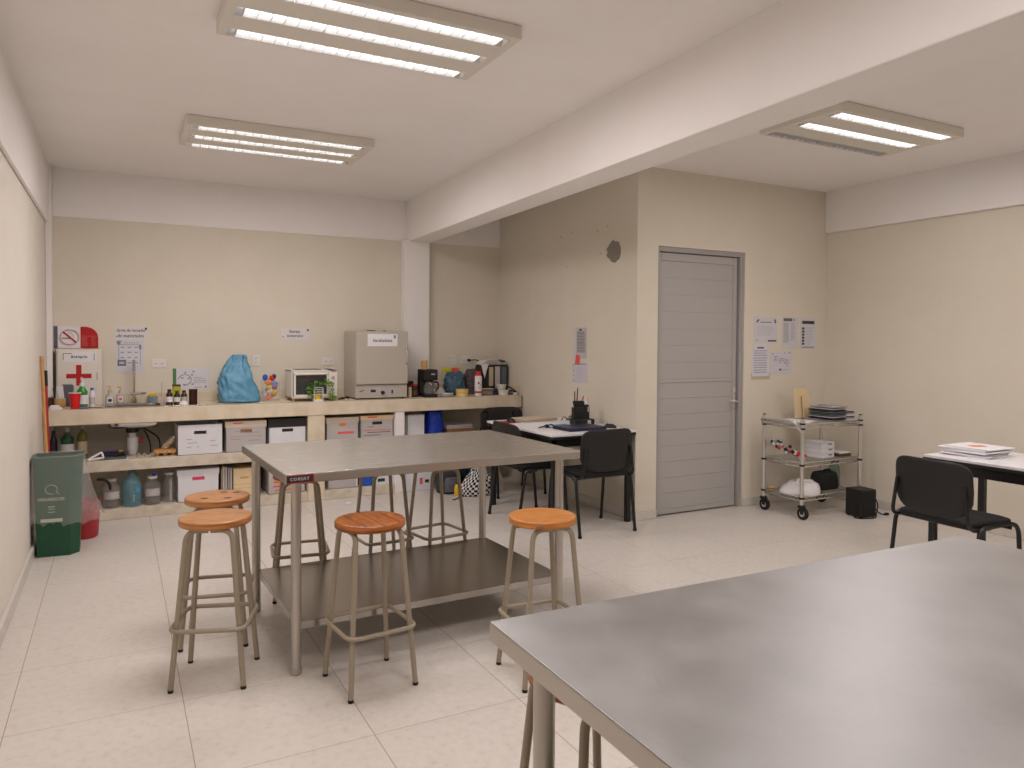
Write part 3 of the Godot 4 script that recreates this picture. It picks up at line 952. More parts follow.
# ------------------------------------------------------------------ cart with wire shelves
func cart() -> void:
	var x0 := 4.93
	var x1 := 5.64
	var z0 := -4.62
	var z1 := -4.215
	var t := thing("wire_cart", "chrome wire shelf cart on black casters beside the door", "cart", Vector3((x0 + x1) / 2, 0, (z0 + z1) / 2))
	var hx := (x1 - x0) / 2
	var hz := (z1 - z0) / 2
	for sx in [-1.0, 1.0]:
		for sz in [-1.0, 1.0]:
			var c := Vector3(sx * hx, 0, sz * hz)
			var p := part(t, "post", Mb.new().cone(c + Vector3(0, 0.1, 0), c + Vector3(0, 0.825, 0), 0.0165, 0.0165, 14), M.zinc_wire)
			part(p, "collar", Mb.new().cone(c + Vector3(0, 0.775, 0), c + Vector3(0, 0.788, 0), 0.021, 0.021, 12).cone(c + Vector3(0, 0.735, 0), c + Vector3(0, 0.748, 0), 0.021, 0.021, 12).cone(c + Vector3(0, 0.435, 0), c + Vector3(0, 0.45, 0), 0.021, 0.021, 12).cone(c + Vector3(0, 0.165, 0), c + Vector3(0, 0.18, 0), 0.021, 0.021, 12), M.rubber)
			part(p, "cap", Mb.new().cone(c + Vector3(0, 0.822, 0), c + Vector3(0, 0.832, 0), 0.0165, 0.014, 12), M.charcoal)
			var w := part(t, "caster", Mb.new().cone(c + Vector3(-0.011, 0.05, 0.015), c + Vector3(0.011, 0.05, 0.015), 0.05, 0.05, 22), M.rubber)
			part(w, "hub", Mb.new().cone(c + Vector3(-0.0125, 0.05, 0.015), c + Vector3(0.0125, 0.05, 0.015), 0.026, 0.026, 16), M.zinc_wire)
			part(w, "fork", Mb.new().span(c + Vector3(-0.018, 0.045, 0.0), c + Vector3(-0.014, 0.105, 0.03)).span(c + Vector3(0.014, 0.045, 0.0), c + Vector3(0.018, 0.105, 0.03)).cone(c + Vector3(0, 0.098, 0.0), c + Vector3(0, 0.118, 0.0), 0.034, 0.026, 16), M.black_plastic)
	for y in [0.775, 0.46, 0.18]:
		var s := Mb.new()
		for dy in [0.0, -0.032]:
			s.tube([Vector3(-hx, y + dy, -hz), Vector3(hx, y + dy, -hz), Vector3(hx, y + dy, hz), Vector3(-hx, y + dy, hz)], 0.005, 6, true)
		# zigzag truss between the two rails
		for sg in [-1.0, 1.0]:
			var pz := []
			for i in 25:
				pz.append(Vector3(lerpf(-hx, hx, i / 24.0), y - (0.0 if i % 2 == 0 else 0.032), sg * hz))
			s.tube(pz, 0.0035, 5)
			var px := []
			for i in 15:
				px.append(Vector3(sg * hx, y - (0.0 if i % 2 == 0 else 0.032), lerpf(-hz, hz, i / 14.0)))
			s.tube(px, 0.0035, 5)
		for i in 27:
			var x := lerpf(-hx, hx, (i + 1) / 28.0)
			s.tube([Vector3(x, y + 0.003, -hz), Vector3(x, y + 0.003, hz)], 0.0018, 5)
		for z in [-0.07, 0.07]:
			s.tube([Vector3(-hx, y, z), Vector3(hx, y, z)], 0.003, 5)
		part(t, "wire_shelf", s, M.zinc_wire)
	part(t, "push_handle", Mb.new().tube(bent([Vector3(-hx, 0.74, -hz), Vector3(-hx - 0.07, 0.8, -hz + 0.02), Vector3(-hx - 0.07, 0.8, hz - 0.02), Vector3(-hx, 0.7, hz)], 0.04, 6), 0.011, 10), M.zinc_wire)
	var sy := 0.78
	# things on the cart
	single("envelope", Mb.new().box(Vector3(0, 0.13, 0), Vector3(0.17, 0.26, 0.012), 0.002, Basis(Vector3.RIGHT, -0.12)), M.manila, "large manila envelope standing at the back of the cart's top shelf", "envelope", Vector3(5.34, sy, -4.585))
	single("envelope", Mb.new().box(Vector3(0, 0.1, 0), Vector3(0.1, 0.2, 0.01), 0.002, Basis(Vector3.RIGHT, -0.12)), M.manila, "narrow manila envelope leaning in front of the larger one", "envelope", Vector3(5.37, sy, -4.55))
	var rng := RandomNumberGenerator.new()
	rng.seed = 12
	var np := printed("newsprint", picture(128, 64, func(im: Image) -> void:
		im.fill(rgb(168, 168, 172))
		for i in 90:
			var g := rng.randi_range(40, 210)
			im.fill_rect(Rect2i(rng.randi_range(0, 120), rng.randi_range(0, 60), rng.randi_range(4, 24), rng.randi_range(2, 8)), rgb(g, g, g + 6))))
	for i in 9:
		var dx := rng.randf_range(-0.012, 0.012)
		var f := Mb.new().surf(18, 12, func(u: float, w: float) -> Vector3:
			var a := TAU * u
			var b := PI * (w - 0.5)
			var z := signf(sin(a)) * pow(absf(sin(a)), 0.4) * 0.14 * pow(absf(cos(b)), 0.3)
			var x := signf(cos(a)) * pow(absf(cos(a)), 0.4) * 0.105 * pow(absf(cos(b)), 0.3)
			return Vector3(x, 0.006 + sin(b) * 0.0058 + 0.0018 * sin(x * 24.0), z), Vector3(0, 0.006, 0))
		single("newspaper", f, [np, M.charcoal, M.card_grey, np, M.slate][i % 5], rank(i, 9) + " folded newspaper in the dark pile on the cart", "newspaper", Vector3(5.395 + dx, sy + 0.003 + i * 0.0136, -4.355), rng.randf_range(-4, 4), "pile of folded newspapers on the cart")
	for i in 8:
		single("paper_sheaf", Mb.new().box(Vector3(0, 0.0045, 0), Vector3(0.115, 0.009, 0.24), 0.002), [M.paper, M.card_grey, np, M.navy][i % 4], rank(i, 8) + " thin leaflet in the pale pile right of the newspapers", "leaflet", Vector3(5.565 + rng.randf_range(-0.006, 0.006), sy + i * 0.0094, -4.38), rng.randf_range(-2, 2), "pile of leaflets on the cart")
	single("paper_sheet", Mb.new().surf(8, 8, func(u: float, w: float) -> Vector3: return Vector3((u - 0.5) * 0.21, 0.006 + 0.006 * sin(u * 6.0) * sin(w * 4.0 + 1.0), (w - 0.5) * 0.29)), M.paper, "white sheet lying on the left of the cart's top shelf", "paper", Vector3(5.07, sy, -4.40), 5.0)
	# three white cartons
	for i in 3:
		var b := thing("white_carton", ["lowest of three white cartons on the cart's middle shelf", "middle one of three white cartons on the wire cart", "topmost of three white cartons on the wire cart"][i], "box", Vector3(5.34, 0.465 + i * 0.0455, -4.40), 3.0 - 2 * i, "white cartons on the cart")
		part(b, "body", Mb.new().box(Vector3(0, 0.0225, 0), Vector3(0.165, 0.045, 0.2), 0.002), M.card_white)
		part(b, "lid_edge", Mb.new().box(Vector3(0, 0.033, 0), Vector3(0.169, 0.002, 0.204)), M.card_grey)
		part(b, "sticker", Mb.new().box(Vector3(0.03, 0.024, 0.101), Vector3(0.05, 0.012, 0.001)), M.grey_print)
	# ball and stick model
	var mm := thing("molecule_model", "ball-and-stick molecule model in black, white and red on the cart", "molecular model", Vector3(5.01, 0.465, -4.45), -84.0)
	var cols := [M.black_plastic, M.cloth_white, M.red_plastic, M.cloth_white, M.black_plastic, M.skyblue_bowl]
	var sticks := Mb.new()
	var prev := Vector3(-0.07, 0.115, 0.0)
	for i in 44:
		var u := i / 43.0
		var p := Vector3(-0.1 + 0.26 * u + rng.randf_range(-0.03, 0.03), 0.115 - 0.095 * u + rng.randf_range(-0.03, 0.035) * (1.0 - 0.4 * u), rng.randf_range(-0.06, 0.06))
		p.y = maxf(p.y, 0.014)
		part(mm, "ball", Mb.new().ball(p, Vector3.ONE * (0.0125 if i % 2 else 0.0155), 10, 7), cols[(i + (2 if u > 0.75 else 0)) % 6] if u < 0.7 else [M.red_plastic, M.cloth_white][i % 2])
		sticks.cone(prev, p, 0.003, 0.003, 6)
		prev = p
	part(mm, "bond", sticks, M.card_grey)
	single("yellow_strip", Mb.new().tube(curve([Vector3(0, 0.1, -0.02), Vector3(0.06, 0.095, 0.0), Vector3(0.12, 0.06, 0.02), Vector3(0.15, 0.012, 0.03)]), 0.006, 8, false, 0.4), M.yellow, "bent yellow strip beside the white cartons on the cart", "strip", Vector3(5.435, 0.462, -4.53))
	single("brown_folder", Mb.new().box(Vector3(0, 0.012, 0), Vector3(0.15, 0.024, 0.2), 0.003), M.brown_dark, "dark brown folder under papers on the cart's middle shelf", "folder", Vector3(5.55, 0.465, -4.39))
	single("paper_bundle", Mb.new().box(Vector3(0, 0.006, 0), Vector3(0.12, 0.012, 0.19), 0.003), M.paper, "white papers resting on the brown folder", "papers", Vector3(5.55, 0.4895, -4.385), 6.0)
	# lowest shelf
	var f2 := noise(6.0, 3, 88)
	single("white_cloth", Mb.new().surf(36, 18, func(u: float, w: float) -> Vector3:
		var a := TAU * u
		var b := w * PI / 2
		var r := cos(b)
		var q := Vector3(cos(a) * r * 0.165, 0, sin(a) * r * 0.165)
		var hh := sin(b) * (0.085 + 0.04 * cos(a - 0.4) * r)
		hh += 0.04 * absf(f2.get_noise_2d(q.x * 0.9 + q.z * 1.6, q.z * 0.5)) * sin(b) + 0.014 * absf(sin(a * 4.0 + r * 6.0)) * sin(b) * r
		return q + Vector3(0.03 * f2.get_noise_2d(a, 3.0), maxf(hh, 0.0), 0), Vector3(0, 0.02, 0)), M.cloth_white, "crumpled white cloth on the cart's lowest shelf", "cloth", Vector3(5.095, 0.185, -4.375))
	single("tan_pad", Mb.new().ball(Vector3(0, 0.014, 0), Vector3(0.04, 0.014, 0.035), 14, 6), M.bamboo, "small tan pad beside the white cloth on the cart", "pad", Vector3(4.985, 0.185, -4.575))
	var bag := thing("lunch_bag", "black handbag standing on the cart's lowest shelf", "bag", Vector3(5.40, 0.185, -4.38))
	part(bag, "body", Mb.new().surf(24, 12, func(u: float, w: float) -> Vector3:
		var a := TAU * u
		var k := [0.0, 0.92, 1.0, 1.0, 1.0, 0.99, 0.97, 0.94, 0.9, 0.84, 0.74, 0.5, 0.0]
		var y := [0.0, 0.0, 0.01, 0.03, 0.05, 0.07, 0.09, 0.11, 0.125, 0.138, 0.147, 0.152, 0.152]
		var i := int(round(w * 12))
		return Vector3(signf(cos(a)) * pow(absf(cos(a)), 0.45) * 0.12 * k[i], y[i], signf(sin(a)) * pow(absf(sin(a)), 0.45) * 0.075 * k[i]), Vector3(0, 0.07, 0)), M.black_fabric)
	part(bag, "strap", Mb.new().tube(curve([Vector3(-0.08, 0.14, 0.02), Vector3(-0.05, 0.165, 0.03), Vector3(0.02, 0.168, 0.03), Vector3(0.06, 0.15, 0.02)]), 0.007, 8), M.black_fabric)
	var j := thing("glass_jug", "greenish glass jug with dark lid beside the black handbag", "jug", Vector3(5.575, 0.185, -4.42))
	part(j, "body", Mb.new().lathe([Vector2(0, 0.002), Vector2(0.045, 0.002), Vector2(0.05, 0.01), Vector2(0.052, 0.12), Vector2(0.045, 0.17), Vector2(0.036, 0.195), Vector2(0.036, 0.215)], Vector3.ZERO, 20), M.green_glass)
	part(j, "handle", Mb.new().tube(curve([Vector3(0.045, 0.17, 0), Vector3(0.066, 0.15, 0), Vector3(0.066, 0.07, 0), Vector3(0.05, 0.05, 0)]), 0.006, 8), M.green_glass)
	part(j, "lid", Mb.new().cone(Vector3(0, 0.213, 0), Vector3(0, 0.23, 0), 0.04, 0.04, 18), M.brown_dark)
	# black speaker box on the floor
	var sb := thing("speaker_box", "small black box with a cable on the floor beside the cart", "speaker", Vector3(5.487, 0, -4.085), -6.0)
	part(sb, "body", Mb.new().box(Vector3(0, 0.118, 0), Vector3(0.17, 0.225, 0.17), 0.008), M.black_plastic)
	part(sb, "grille", Mb.new().box(Vector3(0, 0.118, 0.086), Vector3(0.145, 0.195, 0.004), 0.002), M.black_fabric)
	for sx in [-1.0, 1.0]:
		for sz in [-1.0, 1.0]:
			part(sb, "foot", Mb.new().cone(Vector3(sx * 0.065, 0, sz * 0.065), Vector3(sx * 0.065, 0.007, sz * 0.065), 0.01, 0.012, 10), M.rubber)
	part(sb, "cable", Mb.new().tube(curve([Vector3(0.085, 0.12, -0.02), Vector3(0.15, 0.14, 0.0), Vector3(0.17, 0.08, 0.02), Vector3(0.12, 0.008, 0.05), Vector3(0.02, 0.006, 0.12), Vector3(-0.11, 0.006, 0.09), Vector3(-0.12, 0.02, 0.04), Vector3(-0.09, 0.09, 0.03)]), 0.005, 8).tube(curve([Vector3(0.1, 0.1, -0.04), Vector3(0.15, 0.12, -0.03), Vector3(0.18, 0.03, 0.0), Vector3(0.19, 0.007, 0.05), Vector3(0.2, 0.008, 0.06)]), 0.005, 8).box(Vector3(0.215, 0.011, 0.07), Vector3(0.04, 0.02, 0.024), 0.004), M.rubber)

# ------------------------------------------------------------------ things fixed to the walls
func sheet(called: String, label: String, category: String, c: Vector3, w: float, h: float, tex: Texture2D, face := "z", tilt := 0.0) -> Node3D:
	var m := printed("print_" + label.substr(0, 18), tex, 0.7)
	var mb := Mb.new().box(Vector3(0, 0, 0), Vector3(w, h, 0.002))
	var o := part(self, numbered(called), mb, m)
	o.position = c
	if face == "x":
		o.rotation_degrees = Vector3(0, -90, 0)
	o.rotation_degrees.z = tilt
	tag(o, label, category)
	return o

func outlet(label: String, c: Vector3, w: float, h: float, wide: bool) -> void:
	var t := thing("wall_outlet", label, "outlet", c, 0.0, "wall outlets above the counter")
	part(t, "cover", Mb.new().box(Vector3.ZERO, Vector3(w, h, 0.008), 0.003), M.plate_white)
	var k := Mb.new()
	for s in [-1.0, 1.0]:
		var o := Vector3(s * w * 0.22, 0, 0.0045) if wide else Vector3(0, s * h * 0.2, 0.0045)
		k.box(o, Vector3(0.022, 0.022, 0.003), 0.002)
		part(t, "socket", Mb.new().box(o + Vector3(-0.005, 0, 0.0012), Vector3(0.003, 0.009, 0.002)).box(o + Vector3(0.005, 0, 0.0012), Vector3(0.003, 0.009, 0.002)), M.ink)
	part(t, "insert", k, M.enamel_white)

func wall_things() -> void:
	var zw := ZB + 0.0015
	var rng := RandomNumberGenerator.new()
	rng.seed = 77
	var wp := rgb(226, 222, 224)
	var ink := rgb(70, 66, 70)
	var soft := rgb(140, 138, 142)
	# notices over the counter
	var corner_marks := func(im: Image) -> void:
		im.fill(wp)
		im.fill_rect(Rect2i(116, 4, 8, 10), ink)
		im.fill_rect(Rect2i(4, 40, 6, 6), soft)
	var s1 := sheet("wall_notice", "white notice reading Área de lavado de materiales above the sink", "notice", Vector3(0.11, 1.493, zw), 0.255, 0.112, picture(128, 56, corner_marks))
	text(s1, "Área de lavado", 0.22, Vector3(-0.005, 0.022, 0.001), M.ink, Vector3.ZERO, true, 0.03, true)
	text(s1, "de materiales", 0.2, Vector3(-0.005, -0.025, 0.001), M.ink, Vector3.ZERO, true, 0.028, true)
	sheet("wall_poster", "white table poster with grey pictures behind the tap", "poster", Vector3(0.096, 1.294, zw), 0.212, 0.28, picture(106, 140, func(im: Image) -> void:
		im.fill(rgb(214, 214, 224))
		im.fill_rect(Rect2i(4, 4, 14, 16), soft); im.fill_rect(Rect2i(18, 4, 6, 3), soft)
		rows(im, Rect2i(30, 12, 60, 6), 1, soft, rng, 2, 1.0)
		im.fill_rect(Rect2i(10, 20, 84, 2), rgb(130, 134, 150))
		im.fill_rect(Rect2i(10, 20, 2, 90), rgb(130, 134, 150)); im.fill_rect(Rect2i(92, 20, 2, 90), rgb(130, 134, 150))
		for r in 4:
			for c in 3:
				im.fill_rect(Rect2i(15 + c * 27, 26 + r * 22, 22, 16), rgb(226, 226, 232))
				rows(im, Rect2i(17 + c * 27, 29 + r * 22, 18, 9), 2, soft, rng, 3, 0.8)
		im.fill_rect(Rect2i(88, 22, 10, 18), soft)
		im.fill_rect(Rect2i(6, 86, 32, 26), rgb(110, 112, 124)); im.fill_rect(Rect2i(12, 94, 20, 10), rgb(196, 196, 204))))
	var s2 := sheet("wall_notice", "small white notice reading Horno incinerador above the toaster oven", "notice", Vector3(1.5, 1.5, zw), 0.262, 0.108, picture(128, 56, corner_marks))
	text(s2, "Horno", 0.1, Vector3(-0.01, 0.02, 0.001), M.ink, Vector3.ZERO, true, 0.027, true)
	text(s2, "incinerador", 0.155, Vector3(-0.005, -0.02, 0.001), M.ink, Vector3.ZERO, true, 0.024, true)
	var s3 := sheet("wall_poster", "white leaf-drawing sheet with a green left edge above the backsplash", "poster", Vector3(0.583, 1.09, zw), 0.30, 0.186, picture(150, 93, func(im: Image) -> void:
		im.fill(rgb(224, 220, 228))
		im.fill_rect(Rect2i(0, 0, 14, 93), rgb(84, 132, 88))
		for i in 300:
			var a := 3.3 + i / 300.0 * 5.0
			var r := 26.0 - i * 0.02
			im.fill_rect(Rect2i(int(50 + cos(a) * r * 1.1), int(52 + sin(a) * r), 2, 2), rgb(76, 84, 74))
		for q in [[34, 40], [46, 16], [60, 42], [74, 26], [80, 12], [76, 68], [44, 72]]:
			im.fill_rect(Rect2i(q[0], q[1], 9, 6), rgb(112, 128, 100)); im.fill_rect(Rect2i(q[0] + 2, q[1] + 2, 4, 2), rgb(190, 198, 176))
		rows(im, Rect2i(86, 40, 54, 30), 4, soft, rng, 2, 0.6)
		im.fill_rect(Rect2i(90, 84, 30, 3), rgb(190, 150, 180)); im.fill_rect(Rect2i(132, 80, 6, 7), ink)))
	s3.set_meta("label", "white leaf-drawing sheet with a green left edge above the backsplash")
	# no smoking sign and its red label
	var ns := thing("no_smoking_sign", "square no smoking sign standing on the first aid cabinet", "sign", Vector3(-0.362, 1.452, ZB + 0.003))
	part(ns, "panel", Mb.new().box(Vector3(0.01, 0, 0), Vector3(0.165, 0.184, 0.004), 0.001), M.paper)
	part(ns, "edge_strip", Mb.new().box(Vector3(-0.092, 0, 0), Vector3(0.034, 0.184, 0.004), 0.001), M.slate)
	var rp := []
	for i in 36:
		rp.append(Vector3(0.012 + cos(TAU * i / 36) * 0.067, 0.002 + sin(TAU * i / 36) * 0.062, 0.003))
	part(ns, "red_ring", Mb.new().tube(rp, 0.011, 6, true, 0.15), M.red_print)
	part(ns, "cigarette", Mb.new().box(Vector3(-0.005, -0.008, 0.0025), Vector3(0.075, 0.012, 0.001)), M.grey_print)
	part(ns, "smoke", Mb.new().tube(curve([Vector3(0.0, 0.03, 0.0025), Vector3(0.015, 0.038, 0.0025), Vector3(0.03, 0.03, 0.0025), Vector3(0.04, 0.015, 0.0025), Vector3(0.04, 0.0, 0.0025)]), 0.003, 6, false, 0.3), M.grey_print)
	part(ns, "red_bar", Mb.new().box(Vector3(0.012, 0.002, 0.0035), Vector3(0.13, 0.014, 0.0015), 0.0, Basis(Vector3.BACK, -0.75)), M.red_print)
	var rl := PackedVector2Array([Vector2(-0.065, -0.09), Vector2(0.065, -0.09)])
	for i in 9:
		var a := PI / 2 * i / 8.0
		rl.append(Vector2(-0.03 + cos(a) * 0.095, 0.0 + sin(a) * 0.09))
	rl.append(Vector2(-0.065, 0.09))
	var red := thing("red_label_sign", "red sign with a rounded corner and pale small print", "sign", Vector3(-0.207, 1.452, ZB + 0.003))
	part(red, "panel", Mb.new().prism(rl, 0.004), printed("red_label_print", picture(65, 90, func(im: Image) -> void:
		im.fill(rgb(182, 24, 26))
		im.fill_rect(Rect2i(3, 38, 58, 2), rgb(206, 110, 106))
		rows(im, Rect2i(4, 44, 26, 40), 9, rgb(204, 116, 110), rng, 2, 0.7)
		rows(im, Rect2i(40, 44, 20, 40), 9, rgb(198, 96, 92), rng, 2, 0.7))))
	# outlets
	outlet("white double wall outlet right of the washing poster", Vector3(0.324, 1.228, ZB + 0.004), 0.112, 0.075, true)
	outlet("upright wall outlet above the snack tub", Vector3(1.14, 1.25, ZB + 0.004), 0.068, 0.105, false)
	outlet("wide wall outlet above the toaster oven's right end", Vector3(1.812, 1.237, ZB + 0.004), 0.12, 0.073, true)
	outlet("upright wall outlet right of the white column", Vector3(3.12, 1.24, ZB + 0.004), 0.07, 0.105, false)
	outlet("wide wall outlet with a black plug right of the column", Vector3(3.276, 1.238, ZB + 0.004), 0.115, 0.085, true)
	# papers on the wall by the door
	var zd := ZD + 0.0015
	sheet("wall_paper", "landscape notice with a dark header, top left of the papers by the door", "notice", Vector3(5.108, 1.552, zd), 0.285, 0.235, picture(130, 104, func(im: Image) -> void:
		im.fill(rgb(214, 212, 218))
		for i in 10:
			im.fill_rect(Rect2i(10 + i, 18 - i, 8, 3), ink)
		im.fill_rect(Rect2i(34, 18, 62, 4), soft); im.fill_rect(Rect2i(112, 8, 8, 15), ink)
		rows(im, Rect2i(16, 36, 96, 40), 6, rgb(186, 184, 190), rng, 2, 0.7)
		im.fill_rect(Rect2i(12, 88, 6, 6), soft)
		im.fill_rect(Rect2i(76, 90, 48, 6), ink)))
	sheet("wall_paper", "portrait sheet with two dense text columns, middle of the papers by the door", "notice", Vector3(5.412, 1.532, zd), 0.205, 0.283, picture(100, 138, func(im: Image) -> void:
		im.fill(rgb(212, 212, 216))
		im.fill_rect(Rect2i(8, 4, 54, 13), rgb(110, 106, 108)); im.fill_rect(Rect2i(70, 6, 8, 9), soft)
		rows(im, Rect2i(8, 24, 40, 90), 30, rgb(168, 168, 172), rng, 2, 0.7)
		rows(im, Rect2i(54, 24, 34, 80), 26, rgb(182, 182, 188), rng, 2, 0.5)))
	sheet("wall_paper", "portrait sheet with black banner and square icons, rightmost paper by the door", "notice", Vector3(5.648, 1.527, zd), 0.195, 0.278, picture(96, 138, func(im: Image) -> void:
		im.fill(rgb(216, 215, 220))
		im.fill_rect(Rect2i(8, 10, 80, 14), ink)
		for i in 6:
			im.fill_rect(Rect2i(8, 40 + i * 14, 16, 10), rgb(76, 74, 80))
			rows(im, Rect2i(34, 40 + i * 14, 50, 10), 2, rgb(176, 174, 182), rng, 2, 0.7)
		im.fill_rect(Rect2i(8, 128, 80, 5), soft)))
	sheet("wall_paper", "portrait sheet of ruled handwriting, bottom left of the papers by the door", "notice", Vector3(5.048, 1.282, zd), 0.205, 0.275, picture(100, 134, func(im: Image) -> void:
		im.fill(rgb(218, 217, 226))
		im.fill_rect(Rect2i(28, 8, 40, 6), ink)
		rows(im, Rect2i(8, 22, 84, 104), 10, rgb(150, 150, 164), rng, 4, 0.85)))
	sheet("wall_paper", "white sheet with a pencil sketch, bottom right of the papers by the door", "notice", Vector3(5.303, 1.262, zd), 0.27, 0.208, picture(128, 100, func(im: Image) -> void:
		im.fill(rgb(214, 212, 220))
		for i in 60:
			var x := rng.randi_range(20, 104)
			im.fill_rect(Rect2i(x, 22 + int(x * 0.3) + rng.randi_range(-14, 14), rng.randi_range(4, 14), 2), rgb(166, 164, 172))
		im.fill_rect(Rect2i(12, 8, 5, 4), ink); im.fill_rect(Rect2i(84, 6, 4, 6), soft); im.fill_rect(Rect2i(112, 6, 8, 6), soft)
		im.fill_rect(Rect2i(52, 76, 12, 8), ink); im.fill_rect(Rect2i(78, 80, 4, 3), ink); im.fill_rect(Rect2i(90, 80, 6, 3), ink)), "z", 2.0)
	single("manila_sheet", Mb.new().box(Vector3.ZERO, Vector3(0.225, 0.06, 0.001)), M.stone_beige, "strip of tan paper showing below the handwritten sheet", "paper", Vector3(5.05, 1.145, ZD + 0.0006))
	# papers over the desk on the partition
	var xp := XP - 0.0015
	sheet("wall_paper", "tall list sheet above the side-wall desk", "notice", Vector3(xp, 1.43, -5.607), 0.205, 0.275, picture(100, 138, func(im: Image) -> void:
		im.fill(rgb(198, 194, 196))
		im.fill_rect(Rect2i(4, 2, 16, 134), rgb(216, 213, 216))
		im.fill_rect(Rect2i(44, 6, 20, 8), ink)
		rows(im, Rect2i(26, 18, 66, 96), 14, rgb(112, 110, 112), rng, 4, 0.9)), "x")
	sheet("wall_paper", "white note sheet directly above the pen organiser", "notice", Vector3(xp, 1.16, -5.603), 0.235, 0.175, picture(118, 88, func(im: Image) -> void:
		im.fill(rgb(212, 209, 218))
		im.fill_rect(Rect2i(10, 3, 100, 3), rgb(110, 108, 122))
		rows(im, Rect2i(30, 16, 70, 60), 6, rgb(190, 187, 196), rng, 3, 0.4)
		for i in 4:
			im.fill_rect(Rect2i(2, 6 + i * 22, 3, 8), ink)), "x", 2.0)
	single("sticky_note", Mb.new().prism(PackedVector2Array([Vector2(-0.04, -0.04), Vector2(0.035, -0.042), Vector2(0.04, 0.034), Vector2(-0.022, 0.042)]), 0.002), M.coral, "coral red sticky note between the two sheets above the desk", "sticky note", Vector3(XP - 0.004, 1.283, -5.645), -90.0)
	# rough cement patch
	var hp := PackedVector2Array()
	for i in 22:
		var a := TAU * i / 22.0
		var r := 0.087 + rng.randf_range(-0.012, 0.012)
		hp.append(Vector2(cos(a) * r * 1.16, sin(a) * r))
	var cp := mat("rough_cement", Color.WHITE, 0.95)
	cp.albedo_texture = ntex(0.06, [rgb(122, 114, 104), rgb(146, 138, 126), rgb(156, 148, 136)], 4, 91)
	trip(cp, Vector3(4, 4, 4))
	single("cement_patch", Mb.new().prism(hp, 0.004), cp, "round grey cement patch high on the cream side wall", "wall patch", Vector3(XP - 0.0018, 2.2, -5.10), -90.0)
	for q in [[2.42, -5.95, "leftmost nail hole in the cream wall under the beam"], [2.44, -5.75, "nail hole second from left, under the beam on the cream wall"], [2.40, -5.35, "nail hole up and left of the cement patch"], [2.42, -5.20, "nail hole just above the cement patch"], [2.2, -5.30, "nail hole close beside the cement patch's left edge"], [2.13, -5.85, "lowest nail hole, well left of the cement patch"]]:
		single("nail_hole", Mb.new().cone(Vector3(0, 0, 0), Vector3(0, 0, 0.003), 0.006, 0.004, 8), M.cement, q[2], "nail hole", Vector3(XP - 0.0002, q[0], q[1]), -90.0, "nail holes in the side wall")

# ------------------------------------------------------------------ on the counter
func bottle(called: String, label: String, category: String, at: Vector3, r: float, h: float, body: Material, cap: Material, band: Material = null, neck := 0.4, capr := 0.5, sz := 1.0, group := "") -> Node3D:
	var t := thing(called, label, category, at, 0.0, group)
	var s := h * 0.68
	part(t, "body", Mb.new().lathe([Vector2(0, 0), Vector2(r * 0.9, 0), Vector2(r, h * 0.03), Vector2(r, s * 0.9), Vector2(r * 0.92, s), Vector2(r * neck * 1.15, h * 0.8), Vector2(r * neck, h * 0.86), Vector2(r * neck, h * 0.88), Vector2(0, h * 0.88)], Vector3.ZERO, 20, 1.0, sz), body)
	part(t, "cap", Mb.new().lathe([Vector2(0, h * 0.86), Vector2(r * capr, h * 0.86), Vector2(r * capr, h * 0.98), Vector2(r * capr * 0.85, h), Vector2(0, h)], Vector3.ZERO, 16, 1.0, sz), cap)
	if band:
		part(t, "label_band", Mb.new().lathe([Vector2(r * 1.0, s * 0.22), Vector2(r * 1.02, s * 0.22), Vector2(r * 1.02, s * 0.75), Vector2(r * 1.0, s * 0.75)], Vector3.ZERO, 20, 1.0, sz), band)
	return t

func tub(called: String, label: String, category: String, at: Vector3, r: float, h: float, body: Material, lid: Material = null, taper := 0.85) -> Node3D:
	var t := thing(called, label, category, at)
	part(t, "body", Mb.new().lathe([Vector2(0, 0), Vector2(r * taper, 0), Vector2(r, h), Vector2(r * 0.95, h), Vector2(r * taper * 0.94, 0.004), Vector2(0, 0.004)], Vector3.ZERO, 22), body)
	if lid:
		part(t, "lid", Mb.new().lathe([Vector2(0, h * 0.92), Vector2(r * 1.04, h * 0.92), Vector2(r * 1.04, h * 1.02), Vector2(0, h * 1.03)], Vector3.ZERO, 22), lid)
	return t

func sack(seed_: int, nu: int, left: Array, right: Array, depth: Array, height: float, rough := 0.012) -> Mb:
	# stacked outlines: half widths to the left and right and half depth at even steps of height
	var f := noise(7.0, 3, seed_)
	var k := left.size() - 1
	return Mb.new().surf(nu, 24, func(u: float, w: float) -> Vector3:
		var a := TAU * u
		var ww := clampf((w - 0.08) / 0.84, 0.0, 1.0)
		var i := mini(int(ww * k), k - 1)
		var s := ww * k - i
		var l := lerpf(left[i], left[i + 1], s)
		var r := lerpf(right[i], right[i + 1], s)
		var d := lerpf(depth[i], depth[i + 1], s)
		var sh := 1.0
		if w < 0.08:
			sh = w / 0.08
		elif w > 0.92:
			sh = (1.0 - w) / 0.08
		var cx := signf(cos(a)) * pow(absf(cos(a)), 0.7)
		var cz := signf(sin(a)) * pow(absf(sin(a)), 0.7)
		var mid := (l + r) / 2.0
		var p := Vector3(mid + cx * (r - l) / 2.0 * sh, ww * height, cz * d * sh)
		var wob := f.get_noise_3d(cos(a) * 0.35 + seed_, w * 0.7, sin(a) * 0.35) * 1.0 + 0.5 * f.get_noise_3d(cos(a) * 1.2, w * 1.0, sin(a) * 1.2)
		var out := Vector3(cx, 0, cz)
		return p + out * wob * rough * sh * (1.0 if w > 0.1 else 0.0), Vector3(0, height * 0.45, 0), 1.0, 1.0)

